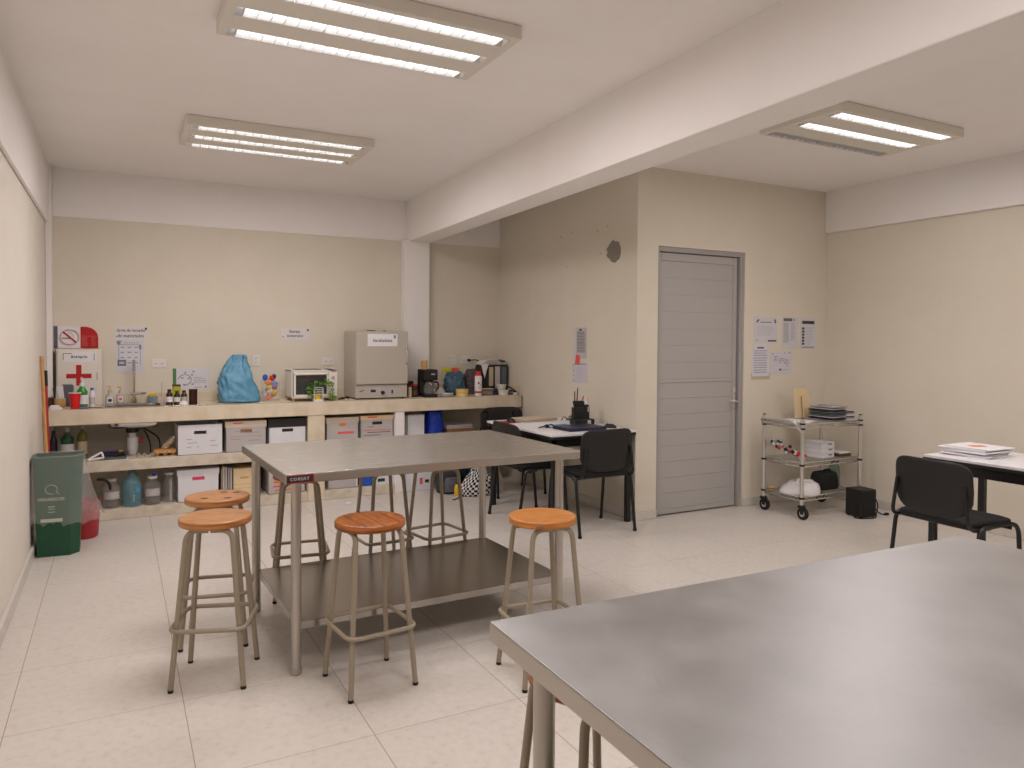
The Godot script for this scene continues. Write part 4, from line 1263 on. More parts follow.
func on_counter() -> void:
	var y := CT
	# first aid cabinet
	var fa := thing("first_aid_cabinet", "white first aid cabinet with a red cross on the counter", "cabinet", Vector3(-0.278, y, -7.13))
	part(fa, "body", Mb.new().span(Vector3(-0.165, 0, -0.056), Vector3(0.165, 0.465, 0.03), 0.003), M.enamel_white)
	part(fa, "side", Mb.new().span(Vector3(-0.169, 0.15, -0.056), Vector3(-0.165, 0.465, 0.028)), M.brown_dark)
	var dr := part(fa, "door", Mb.new().span(Vector3(-0.155, 0.0, 0.031), Vector3(0.163, 0.46, 0.045), 0.004), M.enamel_white)
	part(dr, "red_cross", Mb.new().span(Vector3(-0.092, 0.225, 0.045), Vector3(0.088, 0.262, 0.0475)).span(Vector3(-0.022, 0.165, 0.045), Vector3(0.016, 0.335, 0.0476)), M.red_print)
	part(dr, "latch", Mb.new().tube([Vector3(0.13, 0.27, 0.05), Vector3(0.13, 0.21, 0.05)], 0.004, 6), M.card_grey)
	var lb := part(dr, "name_card", Mb.new().box(Vector3(0.0, 0.4, 0.0465), Vector3(0.255, 0.085, 0.002)), M.paper)
	text(lb, "Botiquín", 0.115, Vector3(0.0, 0.402, 0.048), M.ink, Vector3.ZERO, true, 0.03)
	part(lb, "corner_mark", Mb.new().span(Vector3(-0.115, 0.375, 0.0475), Vector3(-0.111, 0.432, 0.0485)).span(Vector3(-0.115, 0.428, 0.0475), Vector3(-0.05, 0.432, 0.0485)).span(Vector3(0.106, 0.37, 0.0475), Vector3(0.11, 0.43, 0.0485)), M.ink)
	# left corner
	var pc := tub("pencil_cup", "wooden cup of white paper strips in the counter's left corner", "cup", Vector3(-0.405, y, -6.9), 0.04, 0.075, M.bamboo, null, 0.95)
	for q in [[-0.02, -0.01, 0.17, -0.1], [0.0, 0.01, 0.16, 0.05], [0.02, -0.005, 0.175, 0.15], [0.008, -0.015, 0.165, -0.05]]:
		part(pc, "paper_strip", Mb.new().box(Vector3(q[0], q[2] / 2 + 0.008, q[1]), Vector3(0.016, q[2] - 0.01, 0.002), 0.0, Basis(Vector3.BACK, q[3] * 0.6)), M.paper)
	part(pc, "pen", Mb.new().cone(Vector3(-0.025, 0.01, 0.005), Vector3(-0.045, 0.16, 0.0), 0.004, 0.004, 8), M.ink)
	single("slate_case", Mb.new().box(Vector3(0, 0.09, 0), Vector3(0.09, 0.18, 0.04), 0.012), M.slate, "slate grey case standing behind the pencil cup", "case", Vector3(-0.36, y, -7.02))
	single("brown_block", Mb.new().box(Vector3(0, 0.04, 0), Vector3(0.034, 0.08, 0.06), 0.004), M.brown_dark, "small brown box against the left wall end of the counter", "box", Vector3(-0.472, y, -6.98))
	single("tissue_wad", sack(3, 18, [-0.045, -0.045, -0.04, -0.03], [0.045, 0.045, 0.035, 0.02], [0.03, 0.03, 0.025, 0.015], 0.036, 0.006), M.cloth_white, "crumpled white tissue at the left front edge of the counter", "tissue", Vector3(-0.425, y, -6.72))
	var rc := thing("red_cup", "red plastic cup with white rim on the counter", "cup", Vector3(-0.295, y, -6.75))
	part(rc, "body", Mb.new().lathe([Vector2(0, 0), Vector2(0.03, 0), Vector2(0.042, 0.125), Vector2(0.039, 0.125), Vector2(0.028, 0.004), Vector2(0, 0.004)], Vector3.ZERO, 24), M.red_plastic)
	part(rc, "rim", Mb.new().lathe([Vector2(0.039, 0.122), Vector2(0.0445, 0.124), Vector2(0.0445, 0.13), Vector2(0.039, 0.13)], Vector3.ZERO, 24), M.cloth_white)
	var sp := bottle("soap_bottle", "green liquid soap bottle with white pump and label", "bottle", Vector3(-0.25, y, -6.85), 0.04, 0.2, M.green_soap, M.cloth_white, M.card_white, 0.4, 0.42, 0.7)
	part(sp, "pump", Mb.new().cone(Vector3(0, 0.198, 0), Vector3(0, 0.225, 0), 0.008, 0.006, 10).cone(Vector3(0, 0.222, 0), Vector3(-0.004, 0.245, 0), 0.014, 0.005, 10), M.cloth_white)
	bottle("gel_tube", "slim white bottle with blue cap beside the green soap", "bottle", Vector3(-0.182, y, -6.9), 0.021, 0.155, M.card_white, M.blue_plastic, M.card_grey, 0.6, 0.6)
	single("purple_lid", Mb.new().ball(Vector3(0, 0.008, 0), Vector3(0.045, 0.008, 0.03), 16, 6), M.purple, "flat purple lid behind the red cup", "lid", Vector3(-0.23, y, -6.74))
	single("black_spoon", Mb.new().tube(curve([Vector3(-0.05, 0.006, 0), Vector3(0.0, 0.008, 0.0), Vector3(0.03, 0.008, 0.003)]), 0.004, 7).ball(Vector3(0.048, 0.008, 0.004), Vector3(0.024, 0.006, 0.014), 10, 5), M.black_plastic, "black spoon lying left of the sink", "spoon", Vector3(-0.165, y, -6.72), 170.0)
	# soap dispensers
	for i in 2:
		var j := thing("dispenser_jar", ["larger clear dispenser jar with dark emblem left of the sink", "smaller jar with white label and tan pump left of the tap"][i], "jar", Vector3([-0.055, 0.022][i], y + 0.006 * i, [-6.95, -7.045][i]))
		var k: float = [1.0, 0.88][i]
		part(j, "body", Mb.new().lathe([Vector2(0, 0.0), Vector2(0.033 * k, 0), Vector2(0.036 * k, 0.01), Vector2(0.036 * k, 0.08 * k), Vector2(0.02 * k, 0.1 * k), Vector2(0.015 * k, 0.105 * k), Vector2(0, 0.105 * k)], Vector3.ZERO, 20), M.clear_box)
		part(j, "sticker", Mb.new().box(Vector3(0, 0.048 * k, 0.0355 * k), Vector3(0.045 * k, 0.05 * k, 0.004), 0.001), M.card_white)
		part(j, "emblem", Mb.new().box(Vector3(0, 0.048 * k, 0.038 * k), Vector3(0.026 * k, 0.022 * k, 0.002), 0.0), [M.ink, M.coral][i])
		part(j, "collar", Mb.new().cone(Vector3(0, 0.103 * k, 0), Vector3(0, 0.135 * k, 0), 0.017 * k, 0.013 * k, 12), M.stone_beige)
		part(j, "pump", Mb.new().cone(Vector3(0, 0.13 * k, 0), Vector3(0, 0.16 * k, 0), 0.004, 0.004, 8).box(Vector3(-0.01, 0.16 * k, 0), Vector3(0.03, 0.008, 0.01), 0.003), M.bamboo)
	# tap
	var tp := thing("tap", "tall chrome tap standing behind the sink", "tap", Vector3(0.125, y + 0.0, -7.125))
	part(tp, "base", Mb.new().cone(Vector3(0, 0, 0), Vector3(0, 0.05, 0), 0.022, 0.018, 16), M.chrome)
	part(tp, "riser", Mb.new().tube([Vector3(0, 0.045, 0), Vector3(0, 0.33, 0)], 0.011, 14), M.chrome)
	part(tp, "spout", Mb.new().box(Vector3(0, 0.325, 0.005), Vector3(0.024, 0.1, 0.026), 0.005).cone(Vector3(0, 0.255, 0.018), Vector3(0, 0.275, 0.012), 0.011, 0.012, 12), M.chrome)
	part(tp, "crossbar", Mb.new().tube([Vector3(-0.03, 0.085, 0.0), Vector3(0.085, 0.085, 0.0)], 0.012, 12).box(Vector3(0.075, 0.09, 0.01), Vector3(0.04, 0.014, 0.016), 0.004), M.chrome)
	# sponge bowl and bottles
	var sb := tub("sponge_bowl", "pale blue bowl holding a yellow sponge", "bowl", Vector3(0.35, y + 0.006, -7.0), 0.042, 0.05, M.skyblue_bowl, null, 0.7)
	sb.position = Vector3(0.268, y + 0.006, -7.145)
	single("sponge", Mb.new().box(Vector3(0, 0.03, 0), Vector3(0.06, 0.035, 0.04), 0.006, Basis(Vector3.BACK, 0.12)), M.sponge, "yellow sponge sitting in the pale blue bowl", "sponge", Vector3(0.27, y + 0.03, -7.145))
	bottle("reagent_bottle", "left dark reagent bottle with white label by the sink", "bottle", Vector3(0.385, y + 0.006, -6.86), 0.026, 0.125, M.amber_brown, M.black_plastic, M.card_white, 0.5, 0.6)
	bottle("reagent_bottle", "middle dark reagent bottle before the yellow canister", "bottle", Vector3(0.445, y + 0.006, -6.88), 0.024, 0.112, M.amber_brown, M.brown_dark, M.card_white, 0.5, 0.6)
	bottle("reagent_bottle", "right reagent bottle with pale label beside the big dark jar", "bottle", Vector3(0.503, y + 0.006, -6.93), 0.025, 0.108, M.amber_brown, M.black_plastic, M.card_grey, 0.5, 0.6)
	tub("dark_jar", "large dark brown jar with black lid right of the reagent bottles", "jar", Vector3(0.575, y + 0.006, -6.92), 0.034, 0.115, M.amber_brown, M.black_plastic, 0.98)
	tub("yellow_canister", "lime yellow canister with dark lid behind the bottles", "canister", Vector3(0.452, y + 0.006, -7.05), 0.033, 0.15, M.lime, M.brown_dark, 0.95)
	single("thin_stick", Mb.new().cone(Vector3(0, 0, 0), Vector3(0.004, 0.17, 0), 0.004, 0.003, 8), M.card_grey, "thin upright grey rod beside the sponge bowl", "rod", Vector3(0.337, y + 0.006, -7.1))
	single("pink_rag", sack(7, 16, [-0.03, -0.03, -0.02, -0.01], [0.03, 0.03, 0.02, 0.01], [0.025, 0.025, 0.02, 0.01], 0.05, 0.006), M.card_beige, "small tan rag between sponge bowl and reagent bottles", "rag", Vector3(0.325, y + 0.006, -7.02))
	single("white_bowl", Mb.new().lathe([Vector2(0.036, 0.0), Vector2(0.034, 0.012), Vector2(0.022, 0.026), Vector2(0, 0.031)], Vector3.ZERO, 20), M.enamel_white, "upturned white bowl in front of the reagent bottles", "bowl", Vector3(0.49, y + 0.006, -6.79))
	single("teaspoon", Mb.new().tube([Vector3(-0.05, 0.004, 0), Vector3(0.03, 0.005, 0)], 0.003, 6).ball(Vector3(0.042, 0.006, 0), Vector3(0.018, 0.005, 0.012), 10, 5), M.chrome, "metal teaspoon on the counter left of the blue bag", "spoon", Vector3(0.71, y, -6.76), 12.0)
	# blue bag
	var bg := thing("blue_bag", "large crumpled light blue plastic bag on the counter", "bag", Vector3(0.95, y, -6.91), 0.0)
	part(bg, "bag_body", sack(21, 48, [-0.165, -0.172, -0.172, -0.17, -0.162, -0.14, -0.09, -0.045], [0.17, 0.168, 0.142, 0.12, 0.104, 0.092, 0.075, 0.045], [0.14, 0.145, 0.13, 0.12, 0.1, 0.075, 0.045, 0.02], 0.42, 0.026), M.blue_film)
	part(bg, "fold", Mb.new().tube(curve([Vector3(-0.1, 0.03, 0.135), Vector3(0.0, 0.02, 0.15), Vector3(0.1, 0.025, 0.14)]), 0.012, 8, false, 0.6), M.blue_film)
	# snack tub
	var sn := thing("snack_tub", "clear plastic tub full of colourful wrappers", "tub", Vector3(1.215, y, -6.9))
	part(sn, "tub_wall", Mb.new().surf(20, 4, func(u: float, w: float) -> Vector3:
		var a := TAU * u
		return Vector3(signf(cos(a)) * pow(absf(cos(a)), 0.5) * (0.074 + 0.006 * w), w * 0.19, signf(sin(a)) * pow(absf(sin(a)), 0.5) * (0.055 + 0.005 * w)), Vector3(0, 0.1, 0)), M.clear_film)
	var wc := [M.orange, M.cloth_white, M.blue_plastic, M.red_plastic, M.yellow, M.orange, M.slate, M.sky_paper, M.yellow, M.purple, M.cloth_white, M.brown_dark]
	var rg := RandomNumberGenerator.new()
	rg.seed = 31
	for i in 16:
		var c := Vector3(rg.randf_range(-0.042, 0.042), 0.04 + 0.011 * i, rg.randf_range(-0.025, 0.03))
		var mb := Mb.new()
		mb.surf(10, 6, func(u: float, w: float) -> Vector3:
			var a := TAU * u
			var b := PI * (w - 0.5)
			return c + Vector3(cos(a) * cos(b) * 0.028, sin(b) * 0.022, sin(a) * cos(b) * 0.02) * (1.0 + 0.45 * sin(a * 3.0 + i * 2.0) * cos(b * 4.0 + i)), c)
		part(sn, "wrapper", mb, [M.orange, M.cloth_white][i % 2] if i < 4 else wc[(i * 5) % 12])
	part(sn, "blue_wrapper", Mb.new().ball(Vector3(-0.05, 0.215, 0.02), Vector3(0.024, 0.03, 0.02), 10, 6), M.blue_plastic)
	part(sn, "navy_wrapper", Mb.new().ball(Vector3(0.03, 0.225, 0.0), Vector3(0.02, 0.02, 0.018), 10, 6), M.navy)
	toaster(y)
	incubator(y)
	# jars between incubator and coffee maker
	bottle("spice_jar", "small glass jar with tan contents right of the incubator", "jar", Vector3(2.5, y, -6.8), 0.018, 0.12, M.stone_beige, M.brown_dark, null, 0.85, 0.95)
	bottle("coffee_jar", "dark jar with a red lid beside the coffee maker", "jar", Vector3(2.565, y, -6.85), 0.036, 0.13, M.black_plastic, M.red_plastic, M.brown_dark, 0.8, 0.9)
	single("black_tin", Mb.new().box(Vector3(0, 0.075, 0), Vector3(0.07, 0.15, 0.06), 0.006), M.black_plastic, "black tin behind the red lidded jar", "tin", Vector3(2.56, y, -6.98))
	var cm := thing("coffee_maker", "black drip coffee maker in front of the white column", "coffee maker", Vector3(2.7, y, -6.84))
	part(cm, "base", Mb.new().span(Vector3(-0.072, 0, -0.1), Vector3(0.072, 0.03, 0.1), 0.008), M.black_plastic)
	part(cm, "water_tank", Mb.new().span(Vector3(-0.072, 0.03, -0.1), Vector3(0.072, 0.27, -0.02), 0.008), M.black_plastic)
	part(cm, "filter_head", Mb.new().span(Vector3(-0.072, 0.165, -0.02), Vector3(0.072, 0.27, 0.09), 0.01), M.black_plastic)
	var cf := part(cm, "carafe", Mb.new().lathe([Vector2(0, 0.032), Vector2(0.05, 0.032), Vector2(0.058, 0.06), Vector2(0.052, 0.11), Vector2(0.042, 0.14), Vector2(0.042, 0.15)], Vector3(0.0, 0, 0.04), 20), M.clear_glass)
	part(cf, "handle", Mb.new().tube(curve([Vector3(0.04, 0.145, 0.04), Vector3(0.088, 0.14, 0.04), Vector3(0.095, 0.09, 0.04), Vector3(0.07, 0.055, 0.04)]), 0.008, 8), M.black_plastic)
	part(cf, "lid", Mb.new().cone(Vector3(0, 0.148, 0.04), Vector3(0, 0.16, 0.04), 0.046, 0.04, 18), M.black_plastic)
	part(cm, "badge", Mb.new().box(Vector3(0.02, 0.225, 0.0905), Vector3(0.04, 0.012, 0.002)), M.card_grey)
	tub("tan_cup", "tan paper cup standing upside down on the coffee maker", "cup", Vector3(2.672, y + 0.27, -6.86), 0.032, 0.085, M.bamboo, null, 0.9)
	for i in 3:
		single("saucer", Mb.new().lathe([Vector2(0, 0), Vector2(0.04, 0), Vector2(0.068, 0.014), Vector2(0.07, 0.017), Vector2(0.04, 0.006), Vector2(0, 0.006)], Vector3.ZERO, 26), M.plate_white, ["lowest white saucer right of the coffee maker", "middle white saucer right of the coffee maker", "topmost white saucer right of the coffee maker"][i], "saucer", Vector3(2.865 + 0.004 * i, y + 0.008 * i, -6.77), 0.0, "stack of white saucers")
	single("napkin_heap", sack(13, 20, [-0.06, -0.06, -0.05, -0.02], [0.06, 0.06, 0.05, 0.02], [0.045, 0.045, 0.04, 0.02], 0.085, 0.012), M.cloth_white, "heap of white napkins behind the saucers", "napkins", Vector3(2.86, y, -6.93))
	# bags
	var gb := thing("gift_bag", "teal patterned bag with a red top among the coffee things", "bag", Vector3(3.043, y, -6.97))
	part(gb, "bag_body", sack(31, 30, [-0.08, -0.1, -0.11, -0.105, -0.09, -0.07], [0.1, 0.11, 0.105, 0.1, 0.095, 0.08], [0.07, 0.08, 0.075, 0.07, 0.05, 0.03], 0.24, 0.02), M.teal_film)
	part(gb, "red_top", Mb.new().box(Vector3(0.0, 0.255, 0.02), Vector3(0.06, 0.05, 0.04), 0.012), M.pink)
	part(gb, "yellow_top", sack(33, 16, [-0.12, -0.12, -0.1], [0.08, 0.09, 0.07], [0.03, 0.03, 0.02], 0.045, 0.01), M.lime).position = Vector3(-0.01, 0.235, -0.03)
	single("pattern_bag", sack(35, 28, [-0.085, -0.09, -0.085, -0.075, -0.05], [0.08, 0.085, 0.085, 0.07, 0.04], [0.06, 0.065, 0.06, 0.05, 0.03], 0.262, 0.018), M.pattern_cloth, "dark patterned cloth bag behind the white spray can", "bag", Vector3(3.255, y, -7.0))
	var sc := thing("spray_can", "white spray can with red cap and red print", "spray can", Vector3(3.205, y, -6.745))
	part(sc, "body", Mb.new().lathe([Vector2(0, 0), Vector2(0.034, 0), Vector2(0.036, 0.006), Vector2(0.036, 0.19), Vector2(0.03, 0.203), Vector2(0, 0.203)], Vector3.ZERO, 24), M.cloth_white)
	part(sc, "cap", Mb.new().lathe([Vector2(0, 0.2), Vector2(0.03, 0.2), Vector2(0.03, 0.22), Vector2(0.024, 0.245), Vector2(0, 0.247)], Vector3.ZERO, 20), M.red_plastic)
	part(sc, "print", Mb.new().lathe([Vector2(0.0362, 0.03), Vector2(0.0365, 0.03), Vector2(0.0365, 0.048), Vector2(0.0362, 0.048)], Vector3.ZERO, 24).ball(Vector3(-0.01, 0.13, 0.034), Vector3(0.012, 0.012, 0.003), 8, 6).ball(Vector3(0.012, 0.11, 0.034), Vector3(0.006, 0.006, 0.003), 8, 6).ball(Vector3(-0.006, 0.085, 0.0345), Vector3(0.005, 0.01, 0.002), 8, 6), M.red_print)
	part(sc, "yellow_mark", Mb.new().ball(Vector3(0.008, 0.082, 0.0345), Vector3(0.008, 0.006, 0.002), 8, 6), M.yellow)
	var yt := tub("cream_tub", "round cream tub with amber band and lid before the teal bag", "tub", Vector3(3.03, y, -6.75), 0.062, 0.07, M.cream_plastic, M.cream_plastic, 0.96)
	part(yt, "amber_band", Mb.new().lathe([Vector2(0.0605, 0.03), Vector2(0.0625, 0.03), Vector2(0.063, 0.05), Vector2(0.0605, 0.05)], Vector3.ZERO, 24), M.yellow)
	var fb := thing("food_box", "clear food box with brown contents right of the spray can", "food box", Vector3(3.315, y, -6.82))
	part(fb, "box_wall", Mb.new().box(Vector3(0, 0.031, 0), Vector3(0.15, 0.06, 0.1), 0.008), M.clear_film)
	part(fb, "contents", Mb.new().box(Vector3(0.01, 0.024, 0), Vector3(0.12, 0.044, 0.08), 0.012), M.card_brown)
	part(fb, "lid", Mb.new().box(Vector3(0, 0.064, 0), Vector3(0.156, 0.008, 0.106), 0.003), M.card_beige)
	single("navy_tin", Mb.new().box(Vector3(0, 0.03, 0), Vector3(0.06, 0.06, 0.06), 0.006), M.navy, "small navy tin left of the white tub", "tin", Vector3(3.425, y, -6.82))
	tub("white_tub", "white margarine tub at the front of the counter's right end", "tub", Vector3(3.49, y, -6.745), 0.055, 0.05, M.enamel_white, M.cloth_white, 0.85)
	tub("white_cup", "white cup standing on the navy box before the file boxes", "cup", Vector3(3.525, y + 0.0395, -6.86), 0.055, 0.06, M.enamel_white, null, 0.75)
	single("navy_box", Mb.new().box(Vector3(0, 0.0195, 0), Vector3(0.12, 0.039, 0.08), 0.004), M.navy, "flat navy box under the white cup", "box", Vector3(3.525, y, -6.86))
	var fo := thing("file_organiser", "black and green file boxes at the counter's right end", "file organiser", Vector3(3.515, y, -7.02))
	part(fo, "casing", Mb.new().span(Vector3(-0.165, 0, -0.1), Vector3(0.14, 0.3, 0.06), 0.005), M.black_plastic)
	part(fo, "spine", Mb.new().box(Vector3(-0.06, 0.18, 0.062), Vector3(0.05, 0.2, 0.006), 0.002), M.stone_beige)
	part(fo, "spine", Mb.new().box(Vector3(0.015, 0.17, 0.062), Vector3(0.06, 0.23, 0.006), 0.002), M.card_grey)
	part(fo, "spine", Mb.new().box(Vector3(0.09, 0.17, 0.062), Vector3(0.06, 0.23, 0.006), 0.002), M.slate)
	part(fo, "green_spine", Mb.new().box(Vector3(0.125, 0.15, 0.063), Vector3(0.012, 0.29, 0.006), 0.002), M.dark_green)
	part(fo, "green_spine", Mb.new().box(Vector3(0.055, 0.15, 0.063), Vector3(0.014, 0.29, 0.006), 0.002), M.dark_green)
	single("tea_towel", Mb.new().surf(20, 14, func(u: float, w: float) -> Vector3:
		var x := (u - 0.5) * 0.32
		var z := (w - 0.5) * 0.15
		var top := 0.062 - 1.9 * (x - 0.01) * (x - 0.01)
		var hang := 0.0
		if w > 0.9 and u < 0.5:
			hang = 0.0
		return Vector3(x - 0.012, maxf(0.004, top) + 0.006 * sin(u * 11.0 + w * 5.0), z - 0.02 + hang)), M.cloth_white, "white tea towel heaped on top of the file boxes", "towel", Vector3(3.505, y + 0.302, -7.0))
	single("towel_corner", Mb.new().prism(PackedVector2Array([Vector2(-0.05, 0.05), Vector2(0.04, 0.055), Vector2(0.012, -0.02), Vector2(-0.008, -0.1), Vector2(-0.03, -0.03)]), 0.006), M.cloth_white, "hanging white towel corner on the file boxes' front", "towel", Vector3(3.385, y + 0.265, -6.951))
	var cb := thing("cable_bundle", "black cable coil with white adapter at the counter's right end", "cable", Vector3(3.598, y + 0.001, -6.78))
	part(cb, "coil", Mb.new().tube(curve([Vector3(-0.02, 0.06, -0.1), Vector3(0.0, 0.075, -0.05), Vector3(0.03, 0.045, 0.01), Vector3(0.045, 0.012, 0.05), Vector3(0.0, 0.012, 0.06), Vector3(-0.04, 0.012, 0.02), Vector3(0.0, 0.04, -0.02), Vector3(0.045, 0.02, 0.03)]), 0.007, 8), M.rubber)
	part(cb, "adapter", Mb.new().box(Vector3(0.0, 0.013, 0.09), Vector3(0.04, 0.025, 0.03), 0.004), M.cloth_white)
	single("hanging_lead", Mb.new().tube(curve([Vector3(0.0, 0.002, 0.0), Vector3(0.0, -0.03, 0.004), Vector3(0.0, -0.13, 0.004)]), 0.003, 6), M.cloth_white, "thin white lead hanging over the counter's right front edge", "cable", Vector3(3.6, CT - 0.005, -6.656))
	single("hanging_lead", Mb.new().tube(curve([Vector3(0.0, 0.002, 0.0), Vector3(0.0, -0.05, 0.004), Vector3(0.0, -0.18, 0.004), Vector3(0.012, -0.24, -0.003)]), 0.003, 6), M.rubber, "thin black lead hanging at the counter's right front corner", "cable", Vector3(3.655, CT - 0.005, -6.656))
	single("plug_lead", Mb.new().box(Vector3(0, 0, 0.0), Vector3(0.03, 0.028, 0.03), 0.006).tube(curve([Vector3(0.012, 0, 0.01), Vector3(0.08, 0.0, 0.03), Vector3(0.1, -0.03, 0.035), Vector3(0.04, -0.12, 0.035), Vector3(0.035, -0.19, 0.03)]), 0.005, 8), M.rubber, "black plug and lead in the wide outlet by the file boxes", "plug", Vector3(3.302, 1.238, ZB + 0.026))

func toaster(y: float) -> void:
	var t := thing("toaster_oven", "white toaster oven with dark glass door on the counter", "toaster oven", Vector3(1.575, y, -6.9))
	var w := 0.205
	var h := 0.28
	var z1 := 0.145
	var z0 := -0.14
	var sh := Mb.new()
	sh.span(Vector3(-w, 0.025, z0), Vector3(-w + 0.012, h, z1), 0.004)
	sh.span(Vector3(w - 0.08, 0.025, z0), Vector3(w, h, z1), 0.004)
	sh.span(Vector3(-w, h - 0.014, z0), Vector3(w, h, z1), 0.004)
	sh.span(Vector3(-w, 0.025, z0), Vector3(w, 0.04, z1), 0.004)
	sh.span(Vector3(-w, 0.025, z0), Vector3(w, h, z0 + 0.008))
	part(t, "shell", sh, M.enamel_white)
	part(t, "cavity", Mb.new().span(Vector3(-w + 0.013, 0.042, z0 + 0.009), Vector3(w - 0.082, h - 0.016, z0 + 0.012)), M.oven_inside)
	var d := Mb.new()
	d.span(Vector3(-w + 0.016, h - 0.045, z1), Vector3(w - 0.082, h - 0.014, z1 + 0.012), 0.004)
	d.span(Vector3(-w + 0.016, 0.035, z1), Vector3(w - 0.082, 0.062, z1 + 0.012), 0.004)
	d.span(Vector3(-w + 0.016, 0.05, z1), Vector3(-w + 0.036, h - 0.03, z1 + 0.012), 0.003)
	d.span(Vector3(w - 0.1, 0.05, z1), Vector3(w - 0.082, h - 0.03, z1 + 0.012), 0.003)
	var dp := part(t, "door", d, M.enamel_white)
	part(dp, "pane", Mb.new().box(Vector3(-0.032, 0.147, z1 + 0.004), Vector3(0.3, 0.18, 0.004)), M.oven_glass)
	part(dp, "handle", Mb.new().tube([Vector3(-0.16, h - 0.034, z1 + 0.03), Vector3(0.1, h - 0.034, z1 + 0.03)], 0.007, 8).span(Vector3(-0.155, h - 0.04, z1 + 0.01), Vector3(-0.145, h - 0.028, z1 + 0.03)).span(Vector3(0.085, h - 0.04, z1 + 0.01), Vector3(0.095, h - 0.028, z1 + 0.03)), M.enamel_white)
	for yy in [0.09, 0.15]:
		var rk := Mb.new()
		for i in 11:
			var x := lerpf(-w + 0.02, w - 0.09, i / 10.0)
			rk.tube([Vector3(x, yy, z0 + 0.015), Vector3(x, yy, z1 - 0.01)], 0.0018, 5)
		rk.tube([Vector3(-w + 0.02, yy, z1 - 0.01), Vector3(w - 0.09, yy, z1 - 0.01)], 0.003, 5)
		part(t, "rack", rk, M.chrome)
	for i in 3:
		var kb := part(t, "knob", Mb.new().cone(Vector3(w - 0.04, 0.1 + 0.055 * i, z1), Vector3(w - 0.04, 0.1 + 0.055 * i, z1 + 0.016), 0.015, 0.013, 16), M.card_grey)
		part(kb, "pointer", Mb.new().box(Vector3(w - 0.04, 0.103 + 0.055 * i, z1 + 0.017), Vector3(0.003, 0.02, 0.003), 0.0, Basis(Vector3.BACK, 0.6)), M.ink)
	part(t, "red_logo", Mb.new().box(Vector3(w - 0.035, 0.263, z1 + 0.0005), Vector3(0.045, 0.006, 0.001)), M.red_print)
	for x in [-1.0, 1.0]:
		for z in [-0.1, 0.11]:
			part(t, "foot", Mb.new().cone(Vector3(x * (w - 0.025), 0, z), Vector3(x * (w - 0.025), 0.027, z), 0.012, 0.015, 10), M.bamboo)
	single("baking_tray", Mb.new().box(Vector3(0, 0.003, 0), Vector3(0.22, 0.006, 0.18), 0.002), M.oven_inside, "dark flat tray lying on top of the toaster oven", "tray", Vector3(1.54, y + 0.28, -6.9))
	# plant in a tiered holder
	var p := thing("potted_plant", "trailing green plant in a small white holder before the oven", "plant", Vector3(1.592, y, -6.70))
	part(p, "base", Mb.new().box(Vector3(0, 0.01, 0), Vector3(0.088, 0.02, 0.045), 0.003), M.cloth_white)
	var fr := Mb.new()
	for x in [-0.04, 0.04]:
		fr.box(Vector3(x, 0.07, 0.018), Vector3(0.006, 0.115, 0.006))
	for i in 4:
		fr.box(Vector3(0, 0.068 + 0.019 * i, 0.018), Vector3(0.086, 0.005, 0.006))
	part(p, "rack", fr, M.cloth_white)
	part(p, "pot", Mb.new().lathe([Vector2(0, 0.02), Vector2(0.03, 0.02), Vector2(0.036, 0.06), Vector2(0, 0.06)], Vector3(0, 0, -0.005), 16, 1.0, 0.5), M.yellow)
	part(p, "stem", Mb.new().tube(curve([Vector3(0, 0.06, -0.005), Vector3(-0.01, 0.13, 0), Vector3(-0.06, 0.14, 0.005), Vector3(-0.08, 0.07, 0.01)]), 0.002, 5).tube(curve([Vector3(0, 0.06, -0.005), Vector3(0.02, 0.14, 0), Vector3(0.08, 0.16, 0), Vector3(0.125, 0.1, 0.005), Vector3(0.125, 0.03, 0.01)]), 0.002, 5), M.leaf)
	var lv := Mb.new()
	var rg := RandomNumberGenerator.new()
	rg.seed = 44
	var cl := [[-0.07, 0.08, 0.03, 0.05], [-0.06, 0.14, 0.035, 0.03], [0.0, 0.155, 0.045, 0.025], [0.09, 0.165, 0.035, 0.03], [0.128, 0.05, 0.026, 0.04]]
	for i in 130:
		var q: Array = cl[i % 5]
		var c := Vector3(q[0] + rg.randf_range(-1, 1) * q[2], maxf(0.012, q[1] + rg.randf_range(-1, 1) * q[3]), 0.005 + rg.randf_range(-0.02, 0.02))
		var a := Vector3(rg.randf_range(-1, 1), rg.randf_range(-1, 0.4), rg.randf_range(-1, 1)).normalized() * 0.018
		var b := a.cross(Vector3(rg.randf_range(-1, 1), 1, rg.randf_range(-1, 1))).normalized() * 0.011
		var nn := a.cross(b).normalized()
		lv.tri(c - a, c + b, c + a, nn, nn, nn)
		lv.tri(c - a, c + a, c - b, nn, nn, nn)
	var fo := part(p, "foliage", lv, M.leaf)
	fo.set_meta("kind", "stuff")

